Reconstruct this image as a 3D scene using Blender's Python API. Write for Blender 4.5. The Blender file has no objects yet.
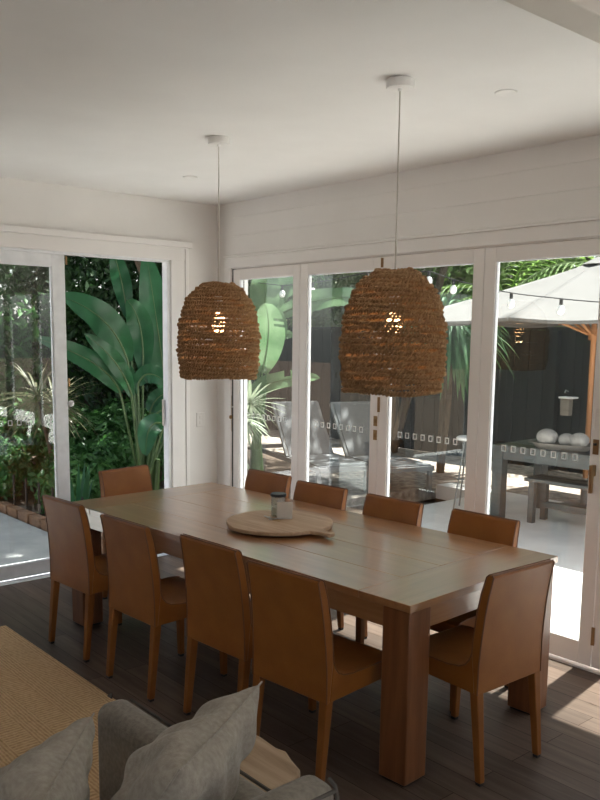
import bpy, bmesh, math, random
import numpy as np
from mathutils import Vector, Matrix
C = bpy.context.scene.collection
PI = math.pi
R = math.radians

# ------------------------------------------------------------------ materials
def new_mat(name):
    m = bpy.data.materials.new(name); m.use_nodes = True
    nt = m.node_tree
    for n in list(nt.nodes): nt.nodes.remove(n)
    out = nt.nodes.new('ShaderNodeOutputMaterial')
    return m, nt, out

def N(nt, typ, **kw):
    n = nt.nodes.new(typ)
    for k, v in kw.items():
        if k.startswith('_'): setattr(n, k[1:], v)
        else:
            key = int(k[1:]) if k[0] == 'i' and k[1:].isdigit() else k.replace('__', ' ')
            n.inputs[key].default_value = v
    return n

def ramp(nt, fac, stops):
    r = nt.nodes.new('ShaderNodeValToRGB')
    e = r.color_ramp.elements
    while len(e) < len(stops): e.new(0.5)
    for el, (p, c) in zip(e, stops):
        el.position = p; el.color = (c[0], c[1], c[2], 1)
    nt.links.new(fac, r.inputs[0]); return r.outputs[0]

def coords(nt, scale=(1, 1, 1), rot=(0, 0, 0)):
    t = nt.nodes.new('ShaderNodeTexCoord'); mp = nt.nodes.new('ShaderNodeMapping')
    mp.inputs['Scale'].default_value = scale; mp.inputs['Rotation'].default_value = rot
    nt.links.new(t.outputs['Object'], mp.inputs[0]); return mp.outputs[0]

def noise_mat(name, c1, c2, scale=8, stretch=(1, 1, 1), rough=.6, bump=.0, bscale=None, detail=6, spec=.5, sheen=0, lo=.3, hi=.7, metal=0, rot=(0, 0, 0), coat=0):
    m, nt, out = new_mat(name)
    b = nt.nodes.new('ShaderNodeBsdfPrincipled')
    co = coords(nt, stretch, rot)
    n = N(nt, 'ShaderNodeTexNoise', Scale=scale, Detail=detail)
    nt.links.new(co, n.inputs['Vector'])
    nt.links.new(ramp(nt, n.outputs['Fac'], [(lo, c1), (hi, c2)]), b.inputs['Base Color'])
    b.inputs['Roughness'].default_value = rough
    b.inputs['Specular IOR Level'].default_value = spec
    b.inputs['Sheen Weight'].default_value = sheen
    b.inputs['Metallic'].default_value = metal
    b.inputs['Coat Weight'].default_value = coat
    if bump:
        n2 = N(nt, 'ShaderNodeTexNoise', Scale=bscale or scale * 4, Detail=4)
        nt.links.new(co, n2.inputs['Vector'])
        bp = N(nt, 'ShaderNodeBump', Strength=bump, Distance=.01)
        nt.links.new(n2.outputs['Fac'], bp.inputs['Height'])
        nt.links.new(bp.outputs[0], b.inputs['Normal'])
    nt.links.new(b.outputs[0], out.inputs[0]); return m

def plain(name, c, rough=.5, metal=0, spec=.5):
    k = .06
    return noise_mat(name, [x * (1 - k) for x in c], [min(1, x * (1 + k)) for x in c], scale=14, rough=rough, metal=metal, spec=spec)

def wood_mat(name, c1, c2, c3, along='x', rough=.4, scale=5, coat=0, bump=.05, plank=None, spec=.5, gap=(.02, .012, .008)):
    """grain stretched along one object axis; plank=(length, width) tints boards"""
    m, nt, out = new_mat(name)
    b = nt.nodes.new('ShaderNodeBsdfPrincipled')
    st = {'x': (.12, 1.6, 1.6), 'y': (1.6, .12, 1.6), 'z': (1.6, 1.6, .12)}[along]
    co = coords(nt, st)
    n = N(nt, 'ShaderNodeTexNoise', Scale=scale * 3, Detail=8, Roughness=.65, Distortion=.6)
    nt.links.new(co, n.inputs['Vector'])
    col = ramp(nt, n.outputs['Fac'], [(.25, c1), (.5, c2), (.75, c3)])
    if plank:
        co2 = coords(nt, (1, 1, 1))
        br = nt.nodes.new('ShaderNodeTexBrick')
        br.inputs['Color1'].default_value = (.72, .72, .72, 1); br.inputs['Color2'].default_value = (1.15, 1.12, 1.1, 1)
        br.inputs['Mortar'].default_value = (gap[0] * 10, gap[1] * 10, gap[2] * 10, 1)
        br.inputs['Scale'].default_value = 1; br.inputs['Mortar Size'].default_value = .0018
        br.inputs['Brick Width'].default_value = plank[0]; br.inputs['Row Height'].default_value = plank[1]
        br.offset = .37
        nt.links.new(co2, br.inputs['Vector'])
        mx = nt.nodes.new('ShaderNodeMix'); mx.data_type = 'RGBA'; mx.blend_type = 'MULTIPLY'
        mx.inputs[0].default_value = 1
        nt.links.new(col, mx.inputs[6]); nt.links.new(br.outputs['Color'], mx.inputs[7]); col = mx.outputs[2]
    nt.links.new(col, b.inputs['Base Color'])
    b.inputs['Roughness'].default_value = rough; b.inputs['Coat Weight'].default_value = coat; b.inputs['Coat Roughness'].default_value = .22; b.inputs['Coat IOR'].default_value = 1.65
    b.inputs['Specular IOR Level'].default_value = spec
    bp = N(nt, 'ShaderNodeBump', Strength=bump, Distance=.004)
    nt.links.new(n.outputs['Fac'], bp.inputs['Height']); nt.links.new(bp.outputs[0], b.inputs['Normal'])
    nt.links.new(b.outputs[0], out.inputs[0]); return m

def weave_mat(name, c1, c2, sx, sy, rough=.9, bump=.4, sheen=.1, noise=40):
    m, nt, out = new_mat(name)
    b = nt.nodes.new('ShaderNodeBsdfPrincipled')
    co = coords(nt)
    w1 = N(nt, 'ShaderNodeTexWave', Scale=sx, Distortion=1.2, Detail=2); w1.bands_direction = 'X'
    w2 = N(nt, 'ShaderNodeTexWave', Scale=sy, Distortion=1.2, Detail=2); w2.bands_direction = 'Z' if name.startswith('linen') else 'Y'
    n = N(nt, 'ShaderNodeTexNoise', Scale=noise, Detail=5)
    for q in (w1, w2, n): nt.links.new(co, q.inputs['Vector'])
    a = nt.nodes.new('ShaderNodeMath'); a.operation = 'MULTIPLY'
    nt.links.new(w1.outputs['Fac'], a.inputs[0]); nt.links.new(w2.outputs['Fac'], a.inputs[1])
    a2 = nt.nodes.new('ShaderNodeMath'); a2.operation = 'MULTIPLY_ADD'; a2.inputs[1].default_value = .4
    nt.links.new(a.outputs[0], a2.inputs[0]); nt.links.new(n.outputs['Fac'], a2.inputs[2])
    nt.links.new(ramp(nt, a2.outputs[0], [(.3, c1), (.85, c2)]), b.inputs['Base Color'])
    b.inputs['Roughness'].default_value = rough; b.inputs['Sheen Weight'].default_value = sheen
    bp = N(nt, 'ShaderNodeBump', Strength=bump, Distance=.004)
    nt.links.new(a2.outputs[0], bp.inputs['Height']); nt.links.new(bp.outputs[0], b.inputs['Normal'])
    nt.links.new(b.outputs[0], out.inputs[0]); return m

def glass_mat(name, tint=(.96, .985, .97), gain=2.1):
    m, nt, out = new_mat(name)
    lw = N(nt, 'ShaderNodeLayerWeight', Blend=.5)
    p = nt.nodes.new('ShaderNodeMath'); p.operation = 'POWER'; p.inputs[1].default_value = 5
    nt.links.new(lw.outputs['Facing'], p.inputs[0])
    q = nt.nodes.new('ShaderNodeMath'); q.operation = 'MULTIPLY_ADD'; q.inputs[1].default_value = .9; q.inputs[2].default_value = .04 * gain
    nt.links.new(p.outputs[0], q.inputs[0])
    t = N(nt, 'ShaderNodeBsdfTransparent', Color=(*tint, 1)); g = N(nt, 'ShaderNodeBsdfGlossy', Roughness=.0)
    mx = nt.nodes.new('ShaderNodeMixShader')
    nt.links.new(q.outputs[0], mx.inputs[0]); nt.links.new(t.outputs[0], mx.inputs[1]); nt.links.new(g.outputs[0], mx.inputs[2])
    nt.links.new(mx.outputs[0], out.inputs[0]); return m

def leaf_mat(name, c1, c2, trans=.35, rough=.45, scale=3, stretch=(1, 1, 1), spec=.4):
    m, nt, out = new_mat(name)
    b = nt.nodes.new('ShaderNodeBsdfPrincipled')
    co = coords(nt, stretch); n = N(nt, 'ShaderNodeTexNoise', Scale=scale, Detail=4)
    nt.links.new(co, n.inputs['Vector'])
    col = ramp(nt, n.outputs['Fac'], [(.3, c1), (.7, c2)])
    nt.links.new(col, b.inputs['Base Color']); b.inputs['Roughness'].default_value = rough
    b.inputs['Specular IOR Level'].default_value = spec
    t = nt.nodes.new('ShaderNodeBsdfTranslucent'); nt.links.new(col, t.inputs[0])
    mx = nt.nodes.new('ShaderNodeMixShader'); mx.inputs[0].default_value = trans
    nt.links.new(b.outputs[0], mx.inputs[1]); nt.links.new(t.outputs[0], mx.inputs[2])
    nt.links.new(mx.outputs[0], out.inputs[0]); return m

def emit_mat(name, col, s):
    m, nt, out = new_mat(name)
    e = N(nt, 'ShaderNodeEmission', Color=(*col, 1), Strength=s)
    nt.links.new(e.outputs[0], out.inputs[0]); return m

M = {}
M['ceil'] = noise_mat('ceiling_paint', (.795, .785, .77), (.83, .82, .805), 3, rough=.9)
M['wall'] = noise_mat('wall_paint', (.785, .765, .74), (.82, .80, .775), 3, rough=.8)
M['trim'] = noise_mat('trim_gloss_paint', (.81, .79, .77), (.845, .825, .805), 3, rough=.4)
M['frame'] = noise_mat('door_frame_paint', (.82, .785, .755), (.855, .82, .79), 3, rough=.4)
M['bead'] = plain('white_glazing_bead', (.82, .83, .85), .35)
M['beam'] = noise_mat('beam_paint', (.66, .62, .56), (.70, .66, .60), 3, rough=.8)
M['gapd'] = plain('painted_gap_shade', (.03, .028, .026), .8)  # near-black colour standing for the shade in the door gap
M['floor'] = wood_mat('dark_floorboards', (.085, .060, .045), (.13, .094, .072), (.18, .136, .106), 'x', .40, 5, plank=(1.9, .13), bump=.06, spec=.14)
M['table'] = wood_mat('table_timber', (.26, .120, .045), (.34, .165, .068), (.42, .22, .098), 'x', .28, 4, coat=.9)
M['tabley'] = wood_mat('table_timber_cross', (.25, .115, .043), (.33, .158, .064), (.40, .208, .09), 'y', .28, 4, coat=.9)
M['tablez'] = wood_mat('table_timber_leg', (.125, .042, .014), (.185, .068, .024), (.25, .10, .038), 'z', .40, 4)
M['groove'] = plain('table_groove', (.07, .032, .014), .7)
M['leather'] = noise_mat('tan_leather', (.25, .086, .016), (.31, .112, .022), 9, rough=.44, bump=.12, bscale=220, spec=.3)
M['piping'] = plain('leather_piping', (.17, .062, .022), .5)
M['leatherleg'] = noise_mat('leather_leg_wrap', (.21, .076, .017), (.27, .10, .024), 9, rough=.5, spec=.25, bump=.1, bscale=200)
M['black'] = plain('black_plastic', (.012, .012, .012), .45)
M['rope'] = noise_mat('seagrass_rope', (.29, .165, .078), (.48, .30, .155), 60, rough=.85, bump=.5, bscale=260, spec=.2)
M['white'] = plain('white_enamel', (.80, .79, .77), .4)
M['cord'] = plain('pale_cord', (.58, .55, .50), .7)
M['bulb'] = emit_mat('warm_bulb_glow', (1.0, .52, .22), 6)
M['brass'] = plain('brass', (.45, .30, .12), .35, 1)
M['bronze'] = plain('bronze_hardware', (.32, .20, .10), .4, .9)
M['steel'] = plain('satin_steel', (.55, .54, .52), .35, 1)
M['glass'] = glass_mat('window_glass')
M['jarglass'] = glass_mat('jar_glass', (.9, .93, .92), 2.0)
M['sticker'] = plain('white_sticker', (.80, .80, .78), .6)
M['board'] = wood_mat('serving_board_wood', (.30, .19, .11), (.42, .28, .17), (.52, .37, .25), 'x', .6, 6)
M['wax'] = plain('cream_wax', (.70, .62, .50), .6)
M['card'] = plain('pale_card', (.60, .54, .47), .6)
M['linen'] = noise_mat('linen_grey', (.20, .174, .142), (.29, .257, .213), 70, rough=.95, bump=.2, bscale=260, sheen=.15, spec=.2)
M['linen2'] = noise_mat('linen_cushion', (.32, .28, .228), (.43, .385, .32), 70, rough=.95, bump=.2, bscale=260, sheen=.15, spec=.2)
M['pipe2'] = plain('sofa_piping', (.10, .088, .074), .9)
M['palewood'] = wood_mat('pale_rough_wood', (.27, .175, .10), (.43, .30, .19), (.52, .385, .26), 'x', .7, 5, bump=.2)
M['concrete'] = noise_mat('concrete_path', (.40, .40, .39), (.52, .51, .49), 5, rough=.9, bump=.1)
M['paver'] = noise_mat('pale_patio_paving', (.60, .57, .535), (.70, .67, .63), 4, rough=.9, bump=.1)
M['soil'] = noise_mat('garden_soil_mulch', (.035, .025, .018), (.13, .09, .06), 30, rough=1, bump=.6)
M['sand'] = noise_mat('sandy_leaf_litter', (.14, .11, .085), (.40, .345, .29), 12, rough=1, bump=.5)
M['fence'] = wood_mat('dark_stained_fence', (.009, .013, .015), (.015, .021, .023), (.024, .031, .033), 'z', .75, 5, spec=.25)
M['brick'] = noise_mat('terracotta_brick', (.22, .11, .06), (.34, .19, .11), 20, rough=.9, bump=.2)
M['stake'] = plain('dark_stake', (.03, .026, .022), .8)
M['canvas'] = noise_mat('umbrella_canvas', (.135, .127, .117), (.155, .147, .136), 4, rough=.9)
M['orangewood'] = wood_mat('oiled_umbrella_wood', (.34, .13, .04), (.45, .19, .07), (.53, .25, .10), 'z', .5, 4)
M['darktable'] = wood_mat('outdoor_table_timber', (.034, .040, .041), (.055, .062, .061), (.085, .09, .088), 'x', .4, 4)
M['sling'] = weave_mat('lounger_sling', (.105, .108, .108), (.15, .153, .153), 150, 150, bump=.1, rough=.7)
M['aluminium'] = plain('grey_powdercoat', (.19, .19, .185), .5, .3)
M['knit'] = noise_mat('white_knobbly', (.26, .245, .225), (.38, .36, .335), 25, rough=.9, bump=.6, bscale=40)
M['tray'] = wood_mat('weathered_tray', (.15, .13, .11), (.22, .195, .165), (.28, .25, .22), 'x', .8, 5)
M['cable'] = plain('black_cable', (.015, .015, .015), .6)
M['bulbw'] = plain('frosted_bulb', (.85, .84, .80), .3)
M['bop'] = leaf_mat('broad_leaf_green', (0.0165, 0.0788, 0.03), (0.0375, 0.1425, 0.0562), .3, .35, 4)
M['banana'] = leaf_mat('banana_leaf_pale', (0.075, 0.165, 0.0638), (0.1875, 0.285, 0.15), .4, .35, 4)
M['midrib'] = leaf_mat('leaf_midrib', (0.06, 0.12, 0.04), (0.10, 0.16, 0.06), .1)
M['stalk'] = leaf_mat('leaf_stalk', (0.036, 0.078, 0.021), (0.084, 0.132, 0.042), .05)
M['trunk'] = noise_mat('rough_trunk', (.05, .035, .024), (.13, .095, .065), 20, (1, 1, .3), .95, .5)
M['hedge'] = leaf_mat('dark_hedge_leaf', (0.0116, 0.0386, 0.0116), (0.0435, 0.0966, 0.027), .3, .4, 2)
M['shrub'] = leaf_mat('mid_green_leaf', (0.0289, 0.1036, 0.0252), (0.0865, 0.2187, 0.0519), .3, .4, 2)
M['lime'] = leaf_mat('bright_tree_leaf', (0.1045, 0.2299, 0.0418), (0.2508, 0.3762, 0.094), .62, .45, 2)
M['olive'] = leaf_mat('olive_tree_leaf', (.10, .17, .06), (.26, .34, .17), .6, .45, 2)
M['fan'] = leaf_mat('fan_palm_leaf', (.22, .27, .17), (.34, .38, .28), .35, .4, 3)
M['strap'] = leaf_mat('strap_leaf', (0.0575, 0.153, 0.0638), (0.1658, 0.306, 0.1403), .3, .35, 3)
M['straw'] = leaf_mat('dry_spiky_leaf', (0.1, 0.11, 0.045), (0.19, 0.19, 0.1), .3, .5, 3)
M['render'] = plain('neighbour_render', (.42, .40, .38), .9)
M['roofm'] = plain('neighbour_roof', (.20, .19, .18), .8)
M['petal'] = plain('white_petal', (.8, .8, .78), .6)

def rug_material():
    m, nt, out = new_mat('jute_rug')
    b = nt.nodes.new('ShaderNodeBsdfPrincipled')
    co = coords(nt)
    w = N(nt, 'ShaderNodeTexWave', Scale=14, Distortion=1.2, Detail=1); w.bands_direction = 'X'
    w2 = N(nt, 'ShaderNodeTexWave', Scale=1.5, Distortion=.2, Detail=0); w2.bands_direction = 'Y'
    w3 = N(nt, 'ShaderNodeTexWave', Scale=20, Distortion=1.8, Detail=1); w3.bands_direction = 'Y'
    n = N(nt, 'ShaderNodeTexNoise', Scale=55, Detail=4)
    n2 = N(nt, 'ShaderNodeTexNoise', Scale=2.5, Detail=2)
    for q in (w, w2, w3, n, n2): nt.links.new(co, q.inputs['Vector'])
    s = ramp(nt, w2.outputs['Fac'], [(.42, (0, 0, 0)), (.55, (1, 1, 1))])
    mx = nt.nodes.new('ShaderNodeMix'); mx.data_type = 'FLOAT'
    nt.links.new(s, mx.inputs[0]); nt.links.new(w3.outputs['Fac'], mx.inputs[2]); nt.links.new(w.outputs['Fac'], mx.inputs[3])
    a = nt.nodes.new('ShaderNodeMath'); a.operation = 'MULTIPLY_ADD'; a.inputs[1].default_value = .5
    nt.links.new(mx.outputs[0], a.inputs[0]); nt.links.new(n.outputs['Fac'], a.inputs[2])
    nt.links.new(ramp(nt, a.outputs[0], [(.2, (.38, .22, .10)), (.6, (.56, .36, .185)), (1.0, (.68, .47, .265))]), b.inputs['Base Color'])
    b.inputs['Roughness'].default_value = .95
    bp = N(nt, 'ShaderNodeBump', Strength=.7, Distance=.01)
    nt.links.new(a.outputs[0], bp.inputs['Height']); nt.links.new(bp.outputs[0], b.inputs['Normal'])
    nt.links.new(b.outputs[0], out.inputs[0]); return m
M['rug'] = rug_material()

# ------------------------------------------------------------------ mesh helpers
class MB:
    def __init__(s): s.v = []; s.f = []; s.mi = []
    def add(s, vs, fs, mi=0):
        o = len(s.v); s.v += [tuple(p) for p in vs]; s.f += [tuple(i + o for i in f) for f in fs]; s.mi += [mi] * len(fs); return s
    def box(s, x0, x1, y0, y1, z0, z1, mi=0, mat=None):
        vs = [Vector((x, y, z)) for z in (z0, z1) for y in (y0, y1) for x in (x0, x1)]
        if mat: vs = [mat @ p for p in vs]
        return s.add(vs, [(0, 2, 3, 1), (4, 5, 7, 6), (0, 1, 5, 4), (2, 6, 7, 3), (0, 4, 6, 2), (1, 3, 7, 5)], mi)
    def taper(s, a, b, wa, wb, mi=0, da=None, db=None):
        """square bar from a to b, widths wa -> wb, sides along world x/y"""
        da = da or wa; db = db or wb
        vs = [(a[0] + i * wa / 2, a[1] + j * da / 2, a[2]) for j in (-1, 1) for i in (-1, 1)] + [(b[0] + i * wb / 2, b[1] + j * db / 2, b[2]) for j in (-1, 1) for i in (-1, 1)]
        return s.add(vs, [(0, 2, 3, 1), (4, 5, 7, 6), (0, 1, 5, 4), (2, 6, 7, 3), (0, 4, 6, 2), (1, 3, 7, 5)] if a[2] < b[2] else [(0, 1, 3, 2), (4, 6, 7, 5), (0, 4, 5, 1), (2, 3, 7, 6), (0, 2, 6, 4), (1, 5, 7, 3)], mi)
    def tube(s, pts, r, n=8, closed=False, mi=0, cap=True):
        pts = [Vector(p) for p in pts]; k = len(pts); rs = r if hasattr(r, '__len__') else [r] * k
        rings = []; prev = None
        for i, p in enumerate(pts):
            if closed: t = pts[(i + 1) % k] - pts[i - 1]
            else: t = pts[min(i + 1, k - 1)] - pts[max(i - 1, 0)]
            t.normalize()
            if prev is None:
                a = Vector((0, 0, 1)) if abs(t.z) < .9 else Vector((1, 0, 0)); u = t.cross(a).normalized()
            else:
                u = (prev - t * prev.dot(t)).normalized()
            prev = u; w = t.cross(u)
            rings.append([p + (u * math.cos(2 * PI * j / n) + w * math.sin(2 * PI * j / n)) * rs[i] for j in range(n)])
        vs = [q for g in rings for q in g]; fs = []
        for i in range(k if closed else k - 1):
            i2 = (i + 1) % k
            for j in range(n):
                j2 = (j + 1) % n; fs.append((i * n + j, i * n + j2, i2 * n + j2, i2 * n + j))
        if cap and not closed: fs += [tuple(range(n))[::-1], tuple((k - 1) * n + j for j in range(n))]
        return s.add(vs, fs, mi)
    def lathe(s, prof, n=32, c=(0, 0, 0), mi=0):
        vs = []; fs = []
        for r, z in prof:
            vs += [(c[0] + r * math.cos(2 * PI * j / n), c[1] + r * math.sin(2 * PI * j / n), c[2] + z) for j in range(n)]
        for i in range(len(prof) - 1):
            for j in range(n):
                j2 = (j + 1) % n; fs.append((i * n + j, i * n + j2, (i + 1) * n + j2, (i + 1) * n + j))
        if prof[0][0] > 1e-5: fs.append(tuple(range(n))[::-1])
        if prof[-1][0] > 1e-5: fs.append(tuple((len(prof) - 1) * n + j for j in range(n)))
        return s.add(vs, fs, mi)
    def prism(s, poly, z0, z1, mi=0):
        n = len(poly); vs = [(x, y, z0) for x, y in poly] + [(x, y, z1) for x, y in poly]
        return s.add(vs, [tuple(range(n))[::-1], tuple(range(n, 2 * n))] + [(i, (i + 1) % n, n + (i + 1) % n, n + i) for i in range(n)], mi)
    def build(s, name, mats, parent=None, bevel=0, seg=2, smooth=False, sub=0, loc=None):
        me = bpy.data.meshes.new(name); me.from_pydata(s.v, [], s.f); me.update()
        mats = mats if isinstance(mats, (list, tuple)) else [mats]
        for m in mats: me.materials.append(M[m])
        if len(mats) > 1: me.polygons.foreach_set('material_index', s.mi)
        o = bpy.data.objects.new(name, me); C.objects.link(o)
        if parent: o.parent = parent
        if loc: o.location = loc
        if bevel:
            b = o.modifiers.new('bevel', 'BEVEL'); b.width = bevel; b.segments = seg; b.limit_method = 'ANGLE'; b.angle_limit = R(35)
        if sub:
            b = o.modifiers.new('subsurf', 'SUBSURF'); b.levels = sub; b.render_levels = sub
        if smooth or bevel or sub:
            me.polygons.foreach_set('use_smooth', [True] * len(me.polygons))
            if not sub:
                try: me.set_sharp_from_angle(angle=R(40))
                except Exception: pass
        return o

def tag(o, label=None, cat=None, group=None, kind=None):
    if label: o['label'] = label
    if cat: o['category'] = cat
    if group: o['group'] = group
    if kind: o['kind'] = kind
    return o

def thing(name, label, cat, loc=(0, 0, 0), rz=0, group=None, kind=None):
    o = bpy.data.objects.new(name, None); C.objects.link(o); o.empty_display_size = .1
    o.location = loc; o.rotation_euler = (0, 0, rz)
    return tag(o, label, cat, group, kind)

def struct(o): o['kind'] = 'structure'; return o

def dup(root, loc, rz, label=None):
    r = root.copy(); C.objects.link(r); r.location = loc; r.rotation_euler = (0, 0, rz)
    if label: r['label'] = label
    for ch in list(root.children):
        c = ch.copy(); C.objects.link(c); c.parent = r
        for g in list(ch.children):
            d = g.copy(); C.objects.link(d); d.parent = c
    return r

# ------------------------------------------------------------------ the room
H = 2.808; HB = 2.297; HS = 2.344
struct(MB().box(-.02, 9.0, -7.2, 0.0, -.12, 0).build('floor', 'floor'))
struct(MB().box(-.15, 9.15, -7.35, .15, H, H + .15).build('ceiling', 'ceil'))
# wall_left (plane x=0): piers and header round the sliding door opening
yL0, yL1 = -3.44, -.45
wl = MB().box(-.075, 0, yL1, .15, -.12, H).box(-.15, 0, -7.35, yL0, -.12, H).box(-.15, 0, yL0, yL1, HS, H)
struct(wl.build('wall_left', 'wall'))
# wall_right (plane y=0): header with shiplap boards, end pier
J0 = .221; W = .8157; JN = [J0 + W * i for i in range(7)]
wr = MB().box(0, J0, 0, .15, -.12, H).box(JN[6], 9.15, 0, .15, -.12, H).box(J0, JN[6], 0.02, .15, HB, H)
zb = [2.405, 2.55, 2.69, H]
for i in range(3):
    wr.box(J0, JN[6], -.006, .02, zb[i] + .0012, zb[i + 1])
wr.box(J0, JN[6], -.004, .019, HB, H)
struct(wr.build('wall_right', 'wall', bevel=.002, seg=1))
# walls behind the viewpoint, each with an unseen opening added to let in fill light
wb = MB().box(-.15, 9.15, -7.35, -7.2, -.12, 1.15).box(-.15, 9.15, -7.35, -7.2, 2.45, H).box(-.15, 5.2, -7.35, -7.2, 1.15, 2.45).box(7.6, 9.15, -7.35, -7.2, 1.15, 2.45)
struct(wb.build('wall_back', 'wall'))
we = MB().box(9, 9.15, -7.35, .15, -.12, 1.0).box(9, 9.15, -7.35, .15, 2.45, H).box(9, 9.15, -7.35, -6.9, 1.0, 2.45).box(9, 9.15, -.9, .15, 1.0, 2.45)
struct(we.build('wall_end', 'wall'))
struct(MB().box(4.385, 4.497, -7.2, -.001, 2.60, H + .01).build('trim_1', 'beam', bevel=.004))      # ceiling beam

# casings
t = MB()
t.box(0, .022, yL1 + .0, yL1 + .125, .0, HS + .10)                                   # right jamb casing
t.box(0, .030, yL1 + .125, yL1 + .158, .0, HS + .10)
t.box(0, .022, yL0 - .12, yL0, 0, HS + .10)
t.box(0, .024, yL0 - .12, yL1 + .158, HS + .006, HS + .105)
t.box(0, .040, yL0 - .14, yL1 + .185, HS + .105, HS + .150)
struct(t.build('trim_2', 'trim', bevel=.004))
t = MB()
t.box(J0 - .088, J0 - .004, -.022, 0, 0, HB + .005).box(J0 - .088, JN[6] + .09, -.022, 0, HB + .005, HB + .085)
t.box(J0 - .095, JN[6] + .095, -.032, 0, HB + .085, HB + .100)
struct(t.build('trim_3', 'trim', bevel=.004))
# sill tracks
struct(MB().box(J0, JN[6], -.03, .12, -.1, .006).box(J0, JN[6], -.03, -.018, .006, .012).box(J0, JN[6], .05, .06, .006, .014).build('trim_4', 'frame', bevel=.002, seg=1))
struct(MB().box(-.16, .02, yL0, yL1, -.1, .004).box(-.1, -.09, yL0, yL1, .004, .012).box(-.04, -.03, yL0, yL1, .004, .012).build('trim_5', 'bead', bevel=.002, seg=1))
# dark strip painted as the bifold jamb's shadow gap; left opening's reveal liners
struct(MB().box(J0 - .004, J0 + .004, -.005, .11, 0, HB).build('trim_6', 'gapd'))
struct(MB().box(-.068, .005, yL1 - .028, yL1, 0, HS).box(-.068, .005, yL0, yL1, HS - .012, HS + .006).build('trim_7', 'bead', bevel=.003))
struct(MB().box(0, .012, yL1 + .158, 0, 0, .12).build('baseboard_left', 'trim', bevel=.003))
struct(MB().box(JN[6] + .09, 9, -.012, 0, 0, .12).build('baseboard_right', 'trim', bevel=.003))

def sticker(parent, u, z, axis, depth=.0035):
    m = MB(); w, h, b = .016, .0195, .0056
    for (a0, a1, c0, c1) in ((-w, w, h - b, h), (-w, w, -h, -h + b), (-w, -w + b, -h + b, h - b), (w - b, w, -h + b, h - b)):
        if axis == 'x': m.box(u + a0, u + a1, -depth - .0006, -depth, z + c0, z + c1)
        else: m.box(depth, depth + .0006, u + a0, u + a1, z + c0, z + c1)
    m.build('safety_sticker', 'sticker', parent)

def door_panel(name, a0, a1, axis, z0, z1, stile, top, bot, off):
    """glazed panel in plane y=off (axis x) or x=off (axis y)"""
    d = thing(name, None, None, kind='structure'); e = .0022; th = .044
    def bx(m, u0, u1, d0, d1, c0, c1):
        if axis == 'x': m.box(u0, u1, off + d0, off + d1, c0, c1)
        else: m.box(off - d1, off - d0, u0, u1, c0, c1)
    m = MB()
    bx(m, a0 + e, a0 + stile, 0, th, z0, z1); bx(m, a1 - stile, a1 - e, 0, th, z0, z1)
    bx(m, a0 + stile, a1 - stile, 0, th, z1 - top, z1); bx(m, a0 + stile, a1 - stile, 0, th, z0, z0 + bot)
    m.build('door_frame', 'frame' if axis == 'x' else 'bead', d, bevel=.003)
    g0, g1, h0, h1 = a0 + stile, a1 - stile, z0 + bot, z1 - top; b = .006
    m = MB()
    bx(m, g0, g0 + b, .008, .036, h0, h1); bx(m, g1 - b, g1, .008, .036, h0, h1)
    bx(m, g0 + b, g1 - b, .008, .036, h0, h0 + b); bx(m, g0 + b, g1 - b, .008, .036, h1 - b, h1)
    m.build('glazing_bead', 'bead', d, bevel=.002, seg=1)
    m = MB(); bx(m, g0 + .004, g1 - .004, .019, .025, h0 + .004, h1 - .004)
    gl = m.build('glass_pane', 'glass', d)
    c = (a0 + a1) / 2
    for k in range(8):
        u = c + (k - 3.5) * .0657
        mm = sticker(gl, u, 1.143, axis, -(off + .018) if axis == 'x' else (off - .018))
    return d

doors = []
for i in range(6):
    doors.append(door_panel('door_%d' % (i + 1), JN[i], JN[i + 1], 'x', .016, HB - .005, .079, .078, .125, .0))
lefts = []
lefts.append(door_panel('door_7', -2.375, -1.31, 'y', .018, HS - .012, .10, .085, .10, -.03))
lefts.append(door_panel('door_8', -3.438, -2.378, 'y', .018, HS - .012, .10, .085, .10, -.03))
# hardware on the bifold stiles
def hinge(parent, x, z, h=.10):
    MB().box(x - .004, x + .013, -.006, 0, z - h / 2, z + h / 2).lathe([(.005, -h / 2), (.005, h / 2)], 10, (x + .0, -.006, z)).build('hinge', 'bronze', parent, bevel=.001, seg=1)
hinge(doors[1], JN[2], 1.33); hinge(doors[1], JN[2], 2.255, .06); hinge(doors[3], JN[4], .19); hinge(doors[3], JN[4], 1.33); hinge(doors[1], JN[2], .19)
for z in (1.217, 1.123):
    lk = MB().box(1.811, 1.845, -.004, 0, z - .034, z + .034).build('lock_plate', 'bronze', doors[1], bevel=.003)
    MB().box(1.822, 1.834, -.016, -.004, z - .014, z + .014).build('lock_turn', 'bronze', lk, bevel=.002)
lk = MB().box(3.420, 3.454, -.004, 0, 1.175, 1.255).build('lock_plate', 'bronze', doors[3], bevel=.003)
MB().lathe([(.009, 0), (.009, .012)], 14, (3.437, -.012, 1.224)).build('lock_turn', 'black', lk)
MB().box(3.427, 3.447, -.02, 0, 1.06, 1.12).taper((3.437, -.03, 1.12), (3.437, -.03, .97), .022, .018).build('lever_handle', 'bronze', doors[3], bevel=.004)
MB().tube([(3.425, -.003, 1.31), (3.425, -.012, 1.33), (3.425, -.012, 1.40), (3.433, -.012, 1.415), (3.45, -.012, 1.415), (3.456, -.012, 1.40), (3.456, -.012, 1.33), (3.452, -.003, 1.31)], .0035, 6).build('pull_loop', 'frame', doors[3])
MB().lathe([(.004, -.13), (.004, .16)], 8, (.214, -.012, 1.13)).lathe([(.0, -.018), (.012, -.012), (.014, 0), (.012, .012), (0, .018)], 10, (.214, -.016, 1.115)).build('drop_bolt', 'bronze', doors[0])
MB().box(.20, .236, -.03, -.006, 1.195, 1.203).build('bolt_lever', 'white', doors[0], bevel=.002)
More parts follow.
